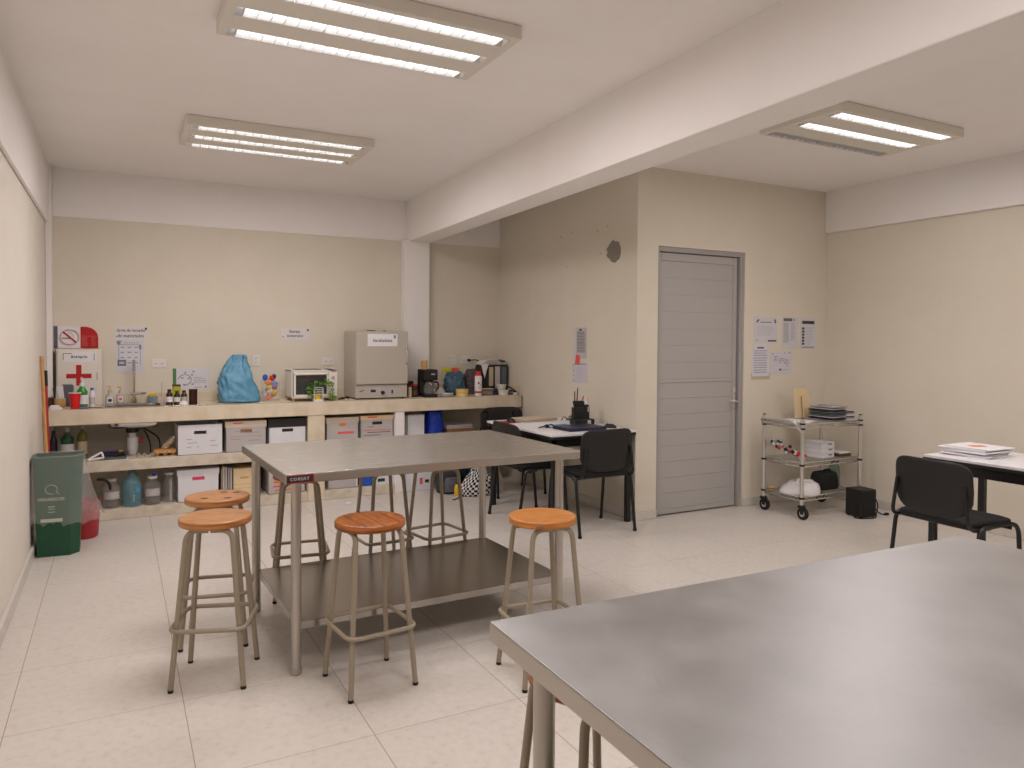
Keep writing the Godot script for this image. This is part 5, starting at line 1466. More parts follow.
func incubator(y: float) -> void:
	var t := thing("incubator", "tall grey laboratory incubator on the counter by the column", "incubator", Vector3(2.2, y, -6.94))
	var w := 0.252
	var zf := 0.2
	part(t, "body", Mb.new().span(Vector3(-w, 0.012, -0.2), Vector3(w, 0.64, zf - 0.02), 0.006), M.oven_grey)
	part(t, "control_panel", Mb.new().span(Vector3(-w, 0.012, zf - 0.02), Vector3(w, 0.135, zf - 0.004), 0.004), M.oven_grey)
	var d := part(t, "door", Mb.new().span(Vector3(-w, 0.14, zf - 0.018), Vector3(w, 0.638, zf + 0.018), 0.006), M.oven_grey)
	part(d, "handle", Mb.new().tube(bent([Vector3(w - 0.02, 0.46, zf + 0.018), Vector3(w - 0.02, 0.46, zf + 0.045), Vector3(w - 0.02, 0.34, zf + 0.045), Vector3(w - 0.02, 0.34, zf + 0.018)], 0.015), 0.009, 10), M.zinc_wire)
	var cd := part(d, "name_card", Mb.new().box(Vector3(0.0, 0.555, zf + 0.019), Vector3(0.29, 0.115, 0.003)), M.paper)
	text(cd, "Incubadora", 0.185, Vector3(0.0, 0.55, zf + 0.021), M.ink, Vector3.ZERO, true, 0.03, true)
	part(cd, "corner_mark", Mb.new().box(Vector3(0.118, 0.587, zf + 0.0208), Vector3(0.022, 0.03, 0.001)), M.grey_print)
	part(t, "data_plate", Mb.new().box(Vector3(0.0, 0.075, zf - 0.003), Vector3(0.25, 0.075, 0.002)), M.card_grey)
	part(t, "badge", Mb.new().box(Vector3(-0.19, 0.075, zf - 0.003), Vector3(0.07, 0.03, 0.002)), M.card_grey)
	part(t, "badge_mark", Mb.new().box(Vector3(-0.195, 0.08, zf - 0.0015), Vector3(0.045, 0.008, 0.002), 0.0, Basis(Vector3.BACK, 0.3)), M.ink)
	part(t, "display", Mb.new().box(Vector3(-0.085, 0.078, zf - 0.001), Vector3(0.05, 0.024, 0.004), 0.001), M.black_plastic)
	part(t, "knob", Mb.new().cone(Vector3(0.008, 0.06, zf - 0.003), Vector3(0.008, 0.06, zf + 0.018), 0.019, 0.016, 18), M.black_plastic)
	part(t, "switch", Mb.new().box(Vector3(0.1, 0.068, zf), Vector3(0.014, 0.032, 0.008), 0.002), M.black_plastic)
	part(t, "vent", Mb.new().span(Vector3(-0.07, 0.638, -0.06), Vector3(0.0, 0.65, 0.0), 0.002).cone(Vector3(0.1, 0.638, -0.03), Vector3(0.1, 0.65, -0.03), 0.012, 0.012, 10), M.charcoal)
	for x in [-0.22, 0.22]:
		for z in [-0.17, 0.15]:
			part(t, "foot", Mb.new().cone(Vector3(x, 0, z), Vector3(x, 0.014, z), 0.016, 0.018, 10), M.rubber)
	single("power_lead", Mb.new().tube(curve([Vector3(-0.02, 0.008, 0.02), Vector3(-0.06, 0.02, 0.04), Vector3(-0.1, 0.008, 0.06), Vector3(-0.12, 0.008, 0.02), Vector3(-0.06, 0.007, 0.0), Vector3(-0.09, 0.016, 0.03), Vector3(-0.13, 0.007, 0.07)]), 0.006, 8), M.rubber, "black power lead lying between oven and incubator", "cable", Vector3(1.935, y, -6.86))

# ------------------------------------------------------------------ under the counter
func storage_box(label: String, x0: float, x1: float, y0: float, y1: float, zf: float, depth: float, body: Material, lid: Material, lid_h: float, hole: Material, marks: Array, group: String) -> Node3D:
	var t := thing("storage_box", label, "box", Vector3((x0 + x1) / 2, y0, zf - depth / 2), 0.0, group)
	var w := (x1 - x0) / 2
	var h := y1 - y0
	var z := depth / 2
	var k := 0.004
	var hy := h * 0.74 if lid_h < 0.01 else (h - lid_h) * 0.86
	var b := Mb.new()
	b.span(Vector3(-w, 0, -z), Vector3(w, k, z)).span(Vector3(-w, 0, -z), Vector3(-w + k, h, z)).span(Vector3(w - k, 0, -z), Vector3(w, h, z)).span(Vector3(-w, 0, -z), Vector3(w, h, -z + k))
	# front wall round the hand hole
	b.span(Vector3(-w, 0, z - k), Vector3(w, hy - 0.014, z)).span(Vector3(-w, hy + 0.014, z - k), Vector3(w, h, z))
	b.span(Vector3(-w, hy - 0.014, z - k), Vector3(-0.048, hy + 0.014, z)).span(Vector3(0.048, hy - 0.014, z - k), Vector3(w, hy + 0.014, z))
	part(t, "body", b, body)
	if hole:
		part(t, "hand_hole_flap", Mb.new().box(Vector3(0, hy, z - 0.003), Vector3(0.096, 0.028, 0.004)), hole)
	if lid_h > 0.0:
		var l := Mb.new()
		l.span(Vector3(-w - 0.004, h - 0.002, -z - 0.004), Vector3(w + 0.004, h + 0.002, z + 0.004), 0.001)
		l.span(Vector3(-w - 0.004, h - lid_h, z), Vector3(w + 0.004, h + 0.002, z + 0.004), 0.001)
		l.span(Vector3(-w - 0.004, h - lid_h, -z), Vector3(-w, h, z)).span(Vector3(w, h - lid_h, -z), Vector3(w + 0.004, h, z))
		part(t, "lid", l, lid)
	for mk in marks:
		part(t, "print", Mb.new().box(Vector3(mk[0] * w, mk[1] * h, z + (0.0045 if mk.size() > 5 else 0.0004)), Vector3(mk[2] * w, mk[3], 0.0008)), mk[4])
	return t

func under_counter() -> void:
	var y := ST
	var g: Material = M.grey_print
	var r: Material = M.coral
	bottle("dark_bottle", "dark plum bottle on the shelf under the counter's left end", "bottle", Vector3(-0.447, y, -6.84), 0.027, 0.24, M.plum, M.black_plastic, null, 0.5, 0.5)
	bottle("cleaner_bottle", "dark green cleaner bottle with pale label under the counter", "bottle", Vector3(-0.352, y, -6.8), 0.047, 0.265, M.dark_green, M.card_grey, M.card_grey, 0.3, 0.33)
	bottle("oil_bottle", "olive yellow bottle with white cap under the counter", "bottle", Vector3(-0.252, y, -6.86), 0.037, 0.28, M.olive, M.card_grey, M.stone_beige, 0.35, 0.4)
	# things on the shelf beneath the sink
	single("plastic_loop", Mb.new().tube(bent([Vector3(-0.055, 0.008, 0.02), Vector3(0.04, 0.06, -0.02), Vector3(0.055, 0.02, 0.02)], 0.012, 4, true), 0.009, 8, true), M.cloth_white, "white plastic loop at the shelf edge under the sink", "handle", Vector3(-0.155, y + 0.001, -6.71))
	var tr := thing("tool_tray", "dark tray of tools and cables on the shelf under the sink", "tray", Vector3(-0.02, y, -6.80))
	part(tr, "tray", Mb.new().span(Vector3(-0.11, 0, -0.09), Vector3(0.08, 0.006, 0.09), 0.002).span(Vector3(-0.11, 0, 0.086), Vector3(0.08, 0.02, 0.09)).span(Vector3(-0.11, 0, -0.09), Vector3(0.08, 0.045, -0.086)).span(Vector3(-0.11, 0, -0.09), Vector3(-0.106, 0.03, 0.09)).span(Vector3(0.076, 0, -0.09), Vector3(0.08, 0.03, 0.09)), M.slate)
	part(tr, "tool", Mb.new().tube([Vector3(-0.09, 0.03, -0.03), Vector3(0.02, 0.025, 0.05)], 0.008, 8).tube([Vector3(-0.03, 0.035, -0.05), Vector3(0.06, 0.028, 0.03)], 0.01, 8), M.charcoal)
	part(tr, "purple_lining", Mb.new().box(Vector3(-0.02, 0.05, -0.07), Vector3(0.15, 0.012, 0.02), 0.003), M.purple)
	part(tr, "yellow_tag", Mb.new().box(Vector3(0.04, 0.05, -0.03), Vector3(0.03, 0.012, 0.02), 0.003, Basis(Vector3.BACK, 0.3)), M.yellow)
	part(tr, "cable", Mb.new().tube(curve([Vector3(0.0, 0.02, 0.06), Vector3(0.05, 0.04, 0.03), Vector3(0.07, 0.03, 0.06), Vector3(0.06, 0.02, 0.07), Vector3(-0.03, 0.03, 0.05)]), 0.005, 7), M.rubber)
	single("wire_rack", Mb.new().tube(curve([Vector3(-0.06, 0.005, 0.0), Vector3(-0.04, 0.03, 0.02), Vector3(-0.02, 0.005, 0.04), Vector3(0.0, 0.03, 0.0), Vector3(0.03, 0.01, 0.04), Vector3(0.06, 0.03, 0.0), Vector3(0.07, 0.004, 0.02)]), 0.004, 7), M.stone_beige, "bent pale wire bracket on the shelf right of the drain pipe", "wire", Vector3(0.19, y, -6.74))
	var wt := thing("wooden_tray", "small wooden tray with feet on the shelf under the sink", "tray", Vector3(0.345, y, -6.8))
	part(wt, "board", Mb.new().span(Vector3(-0.085, 0.022, -0.07), Vector3(0.085, 0.05, 0.07), 0.004), M.raw_wood)
	for x in [-0.06, 0.0, 0.06]:
		part(wt, "foot", Mb.new().span(Vector3(x - 0.015, 0, -0.065), Vector3(x + 0.015, 0.024, 0.065), 0.003), M.card_brown)
	single("seashell", sack(51, 18, [-0.05, -0.045, -0.02, 0.01, 0.035], [-0.005, 0.025, 0.045, 0.055, 0.05], [0.025, 0.03, 0.03, 0.022, 0.012], 0.105, 0.012), M.stone_beige, "pale shell-like stone standing on the wooden tray", "stone", Vector3(0.37, y + 0.051, -6.82))
	storage_box("open white box with an oval hand hole, right of the sink pipes", 0.436, 0.786, y, 0.728, -6.70, 0.36, M.card_white, null, 0.0, null, [[-0.5, 0.52, 0.25, 0.004, g], [-0.35, 0.4, 0.42, 0.004, g], [0.55, 0.44, 0.25, 0.004, g], [-0.5, 0.26, 0.2, 0.004, g], [-0.1, 0.26, 0.1, 0.004, g], [0.62, 0.28, 0.36, 0.004, g]], "boxes on the counter shelf")
	storage_box("beige file box with red lettered lid in the middle of the shelf", 0.812, 1.142, y, 0.742, -6.705, 0.36, M.card_grey, M.card_tan, 0.055, M.card_brown, [[-0.4, 0.94, 0.5, 0.012, r, 1], [-0.35, 0.66, 0.5, 0.004, g], [0.3, 0.62, 0.7, 0.004, g], [0.0, 0.5, 1.6, 0.003, g], [-0.5, 0.42, 0.5, 0.004, g], [0.4, 0.36, 0.6, 0.004, g]], "boxes on the counter shelf")
	storage_box("white box with a black lid beside the beige pillar", 1.166, 1.484, y, 0.748, -6.705, 0.36, M.card_white, M.black_card, 0.075, M.black_card, [], "boxes on the counter shelf")
	storage_box("translucent storage box with an orange mark right of the beige pillar", 1.672, 1.968, y, 0.735, -6.72, 0.35, M.card_grey, M.card_tan, 0.05, M.card_grey, [[0.0, 0.74, 0.4, 0.022, M.orange], [-0.1, 0.55, 0.9, 0.012, M.card_beige], [0.2, 0.45, 1.0, 0.02, r]], "boxes on the counter shelf")
	storage_box("grey file box with red lettered lid beside the white pillar", 1.99, 2.302, y, 0.74, -6.715, 0.35, M.card_grey, M.card_cream, 0.04, M.black_card, [[-0.3, 0.945, 0.6, 0.012, r, 1], [-0.4, 0.6, 0.4, 0.005, M.brown_dark], [0.0, 0.48, 1.7, 0.006, r], [0.1, 0.4, 1.4, 0.006, M.brown_dark], [-0.3, 0.3, 1.0, 0.005, M.brown_dark]], "boxes on the counter shelf")
	# right of the white pillar
	var bd := thing("binder_pair", "white ring binder standing right of the white pillar", "binder", Vector3(2.535, ST, -6.86))
	part(bd, "cover", Mb.new().span(Vector3(-0.07, 0, -0.13), Vector3(0.1, 0.248, 0.1), 0.004), M.card_white)
	part(bd, "spine_strip", Mb.new().span(Vector3(-0.088, 0, -0.13), Vector3(-0.076, 0.235, 0.09), 0.002).span(Vector3(-0.104, 0, -0.13), Vector3(-0.093, 0.232, 0.088), 0.002), M.card_grey)
	single("blue_sack", sack(61, 24, [-0.085, -0.085, -0.085, -0.08], [0.085, 0.085, 0.085, 0.08], [0.09, 0.09, 0.09, 0.085], 0.275, 0.01), M.royal_blue, "royal blue bag under the right end of the counter", "bag", Vector3(2.775, ST, -6.87))
	var ctn := thing("brown_carton", "brown carton with grey lid under the right end of the counter", "box", Vector3(3.03, ST, -6.92))
	part(ctn, "body", Mb.new().span(Vector3(-0.135, 0, -0.12), Vector3(0.135, 0.095, 0.12), 0.003), M.card_brown)
	part(ctn, "lid", Mb.new().span(Vector3(-0.14, 0.085, -0.124), Vector3(0.14, 0.125, 0.124), 0.003), M.card_grey)
	# plinth row
	var py := PT
	for i in 2:
		var j := thing("glass_demijohn", ["squat clear glass jar with a hose beside the green bin", "squat clear glass jar with blue cap right of the blue bottle"][i], "jar", Vector3([-0.045, 0.25][i], py, -6.765), 0.0, "glass jars under the counter")
		part(j, "body", Mb.new().lathe([Vector2(0, 0.002), Vector2(0.058, 0.002), Vector2(0.064, 0.012), Vector2(0.064, 0.15), Vector2(0.055, 0.178), Vector2(0.036, 0.195), Vector2(0.034, 0.215)], Vector3.ZERO, 26), M.clear_glass)
		part(j, "water", Mb.new().lathe([Vector2(0, 0.006), Vector2(0.06, 0.006), Vector2(0.061, 0.055), Vector2(0, 0.055)], Vector3.ZERO, 24), M.murky_water)
		part(j, "sticker", Mb.new().surf(12, 1, func(u: float, w: float) -> Vector3:
			var a := PI * 0.2 + u * PI * 0.6
			return Vector3(cos(a) * 0.0648, 0.075 + w * 0.06, sin(a) * 0.0648), Vector3(0, 0.1, 0)), M.card_grey)
		part(j, "cap", Mb.new().cone(Vector3(0, 0.212, 0), Vector3(0, 0.232, 0), 0.038, 0.038, 18), [M.card_grey, M.cloth_white][i])
		if i == 1:
			part(j, "blue_knob", Mb.new().cone(Vector3(0.015, 0.23, 0), Vector3(0.015, 0.252, 0), 0.018, 0.016, 14), M.blue_plastic)
		else:
			part(j, "hose", Mb.new().tube(curve([Vector3(-0.012, 0.16, 0.076), Vector3(-0.015, 0.2, 0.085), Vector3(-0.05, 0.24, 0.08), Vector3(-0.1, 0.24, 0.05)]), 0.01, 8), M.rubber)
	var wb := thing("water_bottle", "large blue-green water bottle between the two glass jars", "bottle", Vector3(0.1, py, -6.77))
	part(wb, "body", Mb.new().lathe([Vector2(0, 0.002), Vector2(0.068, 0.002), Vector2(0.074, 0.012), Vector2(0.072, 0.06), Vector2(0.074, 0.11), Vector2(0.074, 0.175), Vector2(0.062, 0.215), Vector2(0.03, 0.25), Vector2(0.026, 0.27)], Vector3.ZERO, 26), M.blue_glass)
	part(wb, "cap", Mb.new().cone(Vector3(0, 0.265, 0), Vector3(0, 0.288, 0), 0.029, 0.028, 16), M.slate)
	part(wb, "sticker", Mb.new().box(Vector3(0.04, 0.135, 0.064), Vector3(0.034, 0.04, 0.004), 0.001, Basis(Vector3.UP, 0.55)), M.sky_paper)
	part(wb, "ridge", Mb.new().box(Vector3(0.012, 0.09, 0.073), Vector3(0.016, 0.004, 0.003)).box(Vector3(0.012, 0.07, 0.073), Vector3(0.016, 0.004, 0.003)).box(Vector3(0.012, 0.05, 0.073), Vector3(0.016, 0.004, 0.003)), M.card_white)
	var fb := thing("flask_bottle", "tall clear bottle with grey cap beside the white lidded box", "bottle", Vector3(0.376, py, -6.79))
	part(fb, "body", Mb.new().lathe([Vector2(0, 0.002), Vector2(0.044, 0.002), Vector2(0.046, 0.012), Vector2(0.046, 0.16), Vector2(0.03, 0.19), Vector2(0.026, 0.235)], Vector3.ZERO, 22), M.clear_glass)
	part(fb, "tube", Mb.new().cone(Vector3(0.012, 0.01, 0.01), Vector3(0.012, 0.19, 0.01), 0.012, 0.01, 10), M.clear_box)
	part(fb, "cap", Mb.new().cone(Vector3(0, 0.232, 0), Vector3(0, 0.248, 0), 0.04, 0.04, 16), M.card_grey)
	storage_box("white lidded box with a pink handle on the plinth", 0.436, 0.756, py, 0.352, -6.715, 0.34, M.card_white, M.card_white, 0.045, M.pink, [], "boxes on the plinth")
	var ob := thing("document_box", "open box of cream folders and plastic sleeves on the plinth", "box", Vector3(0.935, py, -6.88))
	part(ob, "case", Mb.new().span(Vector3(-0.155, 0, -0.15), Vector3(-0.15, 0.25, 0.15)).span(Vector3(0.15, 0, -0.15), Vector3(0.155, 0.23, 0.15)).span(Vector3(-0.155, 0, -0.15), Vector3(0.155, 0.005, 0.15)).span(Vector3(-0.155, 0, -0.15), Vector3(0.155, 0.25, -0.145)), M.card_beige)
	for i in 4:
		part(ob, "sleeve", Mb.new().span(Vector3(-0.145 + i * 0.02, 0.006, -0.14), Vector3(-0.13 + i * 0.02, 0.27 - 0.006 * i, 0.15), 0.002), [M.card_beige, M.card_grey, M.clear_box, M.card_grey][i])
	part(ob, "folder", Mb.new().span(Vector3(-0.06, 0.006, -0.14), Vector3(0.145, 0.245, 0.15), 0.004), M.card_cream)
	part(ob, "print", Mb.new().box(Vector3(0.03, 0.165, 0.1505), Vector3(0.07, 0.018, 0.001)).box(Vector3(0.04, 0.11, 0.1505), Vector3(0.2, 0.003, 0.001)).box(Vector3(0.04, 0.075, 0.1505), Vector3(0.2, 0.003, 0.001)), M.bamboo)
	storage_box("printed carton with faint orange lettering left of the beige pillar", 1.16, 1.48, py, 0.35, -6.715, 0.34, M.card_grey, M.card_tan, 0.03, M.card_grey, [[0.0, 0.4, 1.4, 0.02, M.orange], [0.0, 0.25, 1.5, 0.012, M.coral], [0.0, 0.12, 1.3, 0.01, M.orange]], "boxes on the plinth")
	storage_box("grey translucent crate on the plinth right of the beige pillar", 1.685, 1.962, py, 0.36, -6.715, 0.33, M.card_grey, null, 0.0, M.card_grey, [[0.93, 0.5, 0.1, 0.26, M.card_white]], "boxes on the plinth")
	single("blue_crate", Mb.new().span(Vector3(-0.055, 0, -0.12), Vector3(0.055, 0.22, 0.12), 0.005), M.blue_plastic, "blue plastic crate between the grey crate and the white carton", "crate", Vector3(2.04, py, -6.83))
	var wc := thing("white_box", "white printed carton on the floor under the counter", "box", Vector3(2.26, py, -6.83))
	part(wc, "body", Mb.new().span(Vector3(-0.13, 0, -0.12), Vector3(0.048, 0.2, 0.12), 0.003), M.card_white)
	part(wc, "print", Mb.new().box(Vector3(-0.075, 0.045, 0.1205), Vector3(0.07, 0.03, 0.001)), M.dark_green)
	var w2 := thing("white_box", "white carton with red marks beside the grey backpack", "box", Vector3(2.62, 0, -6.85))
	part(w2, "body", Mb.new().span(Vector3(-0.2, 0, -0.15), Vector3(0.09, 0.26, 0.15), 0.004), M.card_white)
	part(w2, "print", Mb.new().box(Vector3(-0.04, 0.09, 0.1505), Vector3(0.03, 0.06, 0.001)), M.coral)
	part(w2, "black_print", Mb.new().box(Vector3(0.02, 0.085, 0.1505), Vector3(0.04, 0.03, 0.001)), M.ink)
	# bags on the floor
	var gp := thing("backpack", "charcoal backpack on the floor under the counter's right part", "backpack", Vector3(2.775, 0, -6.5))
	part(gp, "pack_body", sack(71, 28, [-0.1, -0.115, -0.12, -0.115, -0.09], [0.1, 0.115, 0.12, 0.115, 0.09], [0.09, 0.1, 0.1, 0.09, 0.06], 0.33, 0.015), M.charcoal)
	part(gp, "pocket", sack(72, 20, [-0.07, -0.075, -0.06], [0.07, 0.075, 0.06], [0.03, 0.035, 0.025], 0.14, 0.006), M.slate).position = Vector3(0.0, 0.02, 0.09)
	bottle("yellow_bottle", "small yellow bottle standing before the charcoal backpack", "bottle", Vector3(2.795, 0, -6.33), 0.026, 0.12, M.yellow, M.charcoal, null, 0.6, 0.6)
	single("floor_strap", Mb.new().tube(curve([Vector3(-0.1, 0.004, 0.08), Vector3(-0.04, 0.006, 0.04), Vector3(0.0, 0.008, 0.0), Vector3(0.06, 0.006, -0.02)]), 0.008, 8, false, 0.4), M.rubber, "black strap trailing on the floor before the bags", "strap", Vector3(2.77, 0.0, -6.22))
	var tp := thing("backpack", "dark teal backpack behind the checkered bag", "backpack", Vector3(3.06, 0, -6.62))
	part(tp, "pack_body", sack(73, 30, [-0.14, -0.15, -0.155, -0.14, -0.1], [0.13, 0.14, 0.145, 0.13, 0.09], [0.08, 0.09, 0.09, 0.08, 0.05], 0.38, 0.02), M.teal_dark)
	part(tp, "strap", Mb.new().tube(curve([Vector3(-0.09, 0.34, 0.05), Vector3(-0.1, 0.25, 0.1), Vector3(-0.11, 0.12, 0.11), Vector3(-0.1, 0.04, 0.1)]), 0.014, 8, false, 0.5), M.teal_dark)
	single("checkered_bag", sack(75, 36, [-0.155, -0.165, -0.13, -0.07, -0.03], [0.16, 0.17, 0.16, 0.11, 0.06], [0.1, 0.11, 0.1, 0.075, 0.04], 0.265, 0.02), M.checked_cloth, "black and white checkered bag on the floor by the chair legs", "bag", Vector3(2.985, 0, -6.29))
	var cm: StandardMaterial3D = M.checked_cloth
	cm.uv1_scale = Vector3(16, 7, 1)
	single("wooden_prop", Mb.new().box(Vector3(0, 0.17, 0), Vector3(0.025, 0.36, 0.018), 0.002, Basis(Vector3.BACK, 0.32)), M.stone_beige, "pale wooden strip leaning behind the checkered bag", "strip", Vector3(3.235, 0.003, -6.33))

# ------------------------------------------------------------------ by the left wall and on the floor
func by_the_wall() -> void:
	single("wooden_pole", Mb.new().cone(Vector3(0.03, 0.0, 0.22), Vector3(-0.032, 1.31, -0.03), 0.0125, 0.0125, 14), M.raw_wood, "long wooden pole leaning in the corner beside the counter", "pole", Vector3(-0.462, 0, -6.45))
	var rp := thing("red_pole", "red pole with black grip leaning behind the wooden pole", "pole", Vector3(-0.462, 0, -6.56))
	part(rp, "shaft", Mb.new().cone(Vector3(0.02, 0.0, 0.1), Vector3(-0.012, 1.09, -0.02), 0.009, 0.009, 12), M.red_bin)
	part(rp, "grip", Mb.new().cone(Vector3(-0.012, 1.085, -0.02), Vector3(-0.016, 1.2, -0.032), 0.012, 0.012, 12), M.black_plastic)
	# green bin with liner
	var b := thing("green_bin", "dark green recycling bin with a clear plastic liner", "bin", Vector3(-0.368, 0, -5.84))
	var pl := [Vector2(-0.118, 0.11), Vector2(0.09, 0.13), Vector2(0.15, 0.06), Vector2(0.15, -0.12), Vector2(-0.118, -0.12)]
	var hull := func(k: float, yy: float, g: float) -> Array:
		var out := []
		for q in pl:
			out.append(Vector3(q.x * k + g * signf(q.x), yy, q.y * k + g * signf(q.y)))
		return out
	var sh := Mb.new()
	var lv := [hull.call(0.9, 0.0, 0.0), hull.call(1.06, 0.66, 0.0), hull.call(1.06, 0.66, -0.006), hull.call(0.9, 0.01, -0.006)]
	for s in 3:
		for i in 5:
			var a: Vector3 = lv[s][i]
			var c: Vector3 = lv[s][(i + 1) % 5]
			var d: Vector3 = lv[s + 1][(i + 1) % 5]
			var e: Vector3 = lv[s + 1][i]
			var nn := (c - a).cross(e - a).normalized()
			if s == 1:
				nn = Vector3.UP
			elif nn.dot((a + c) / 2.0 * Vector3(1, 0, 1)) * (1.0 if s == 0 else -1.0) < 0.0:
				nn = -nn
			sh.flat(a, c, d, e, nn)
	for k in [0, 3]:
		for i in range(1, 4):
			sh.tri(lv[k][0], lv[k][i], lv[k][i + 1], Vector3.UP if k else Vector3.DOWN, Vector3.UP if k else Vector3.DOWN, Vector3.UP if k else Vector3.DOWN)
	part(b, "body", sh, M.green_bin)
	# printed emblem and word on the sloping front
	var fn := Vector3(0.02, 0, 0.185).cross(Vector3.UP)
	var tilt := -atan2(0.14 * 0.12, 0.64)
	var em := Node3D.new()
	em.name = "emblem"
	b.add_child(em)
	var fang := atan2(-0.02, 0.185)
	em.transform = Transform3D(Basis(Vector3.UP, fang) * Basis(Vector3.RIGHT, 0.026), Vector3(-0.02, 0.42, 0.126))
	var arc := []
	for i in 26:
		var a := -0.6 + TAU * 0.9 * i / 25.0
		arc.append(Vector3(cos(a) * 0.034, 0.03 + sin(a) * 0.03, 0.004))
	part(em, "ring", Mb.new().tube(arc, 0.0055, 6, false, 0.3).tube([Vector3(0.028, 0.012, 0.004), Vector3(0.046, -0.004, 0.004)], 0.0045, 6, false, 0.3), M.bin_print)
	text(em, "ORGANICOS", 0.15, Vector3(0.0, -0.035, 0.006), M.bin_print, Vector3.ZERO, true, 0.02)
	part(em, "print", Mb.new().box(Vector3(0, -0.085, 0.005), Vector3(0.04, 0.005, 0.001)).box(Vector3(0, -0.1, 0.005), Vector3(0.034, 0.004, 0.001)).box(Vector3(0, -0.12, 0.005), Vector3(0.04, 0.004, 0.001)).box(Vector3(0.0, -0.175, 0.006), Vector3(0.125, 0.022, 0.001)), M.bin_print)
	var f := noise(3.0, 3, 97)
	# the liner follows the rim and hangs outside, flaring to the right
	var per := func(u: float) -> Vector2:
		var tot := 0.0
		for i in 5:
			tot += (pl[(i + 1) % 5] - pl[i]).length()
		var dd := u * tot
		for i in 5:
			var e: Vector2 = pl[(i + 1) % 5] - pl[i]
			if dd <= e.length() or i == 4:
				return pl[i] + e * clampf(dd / e.length(), 0.0, 1.0)
			dd -= e.length()
		return pl[0]
	part(b, "liner", Mb.new().surf(70, 20, func(u: float, w: float) -> Vector3:
		var q: Vector2 = per.call(u)
		var o := q.normalized()
		var a := o.angle()
		var right := clampf(o.x, 0.0, 1.0)
		var drop := 0.44 + 0.01 * o.x + 0.03 * f.get_noise_2d(a * 1.5, 5.0)
		var wob := f.get_noise_3d(o.x * 1.1, w * 0.3, o.y * 1.1) * 0.022 * (0.25 + w)
		var off := 0.006 + 0.012 * w + absf(wob) + right * (0.07 * w * w + 0.02 * w) + 0.012 * absf(sin(a * 8.0 + w * 2.0)) * w + 0.006 * absf(sin(a * 19.0 - w * 4.0)) * w
		var p := q * 1.06 + o * off
		return Vector3(maxf(p.x, -0.136), 0.668 - w * drop + 0.008 * f.get_noise_2d(a * 3.0, 2.0), p.y), Vector3(0, 0.4, 0)), M.clear_film)
	part(b, "liner_inside", Mb.new().surf(50, 8, func(u: float, w: float) -> Vector3:
		var q: Vector2 = per.call(u)
		var k := 1.0 - 0.22 * w + 0.05 * f.get_noise_2d(q.angle() * 2.0, w * 2.0) * w
		return Vector3(q.x * k, 0.668 - 0.2 * w, q.y * k)), M.clear_film)
	single("red_bin", Mb.new().lathe([Vector2(0, 0), Vector2(0.085, 0), Vector2(0.095, 0.01), Vector2(0.112, 0.26), Vector2(0.116, 0.27), Vector2(0.108, 0.27), Vector2(0.09, 0.012), Vector2(0, 0.012)], Vector3.ZERO, 28), M.red_bin, "round red waste bin partly hidden behind the green bin", "bin", Vector3(-0.225, 0, -6.2))
	# scraps of paper
	single("paper_scrap", Mb.new().prism(PackedVector2Array([Vector2(-0.03, -0.02), Vector2(0.03, -0.015), Vector2(0.035, 0.01), Vector2(0.0, 0.025), Vector2(-0.02, 0.012)]), 0.004, Transform3D(Basis(Vector3.RIGHT, -PI / 2 + 0.15), Vector3(0, 0.008, 0))), M.paper, "small white paper scrap on the floor behind the steel table", "paper scrap", Vector3(1.79, 0, -6.42), 20.0)

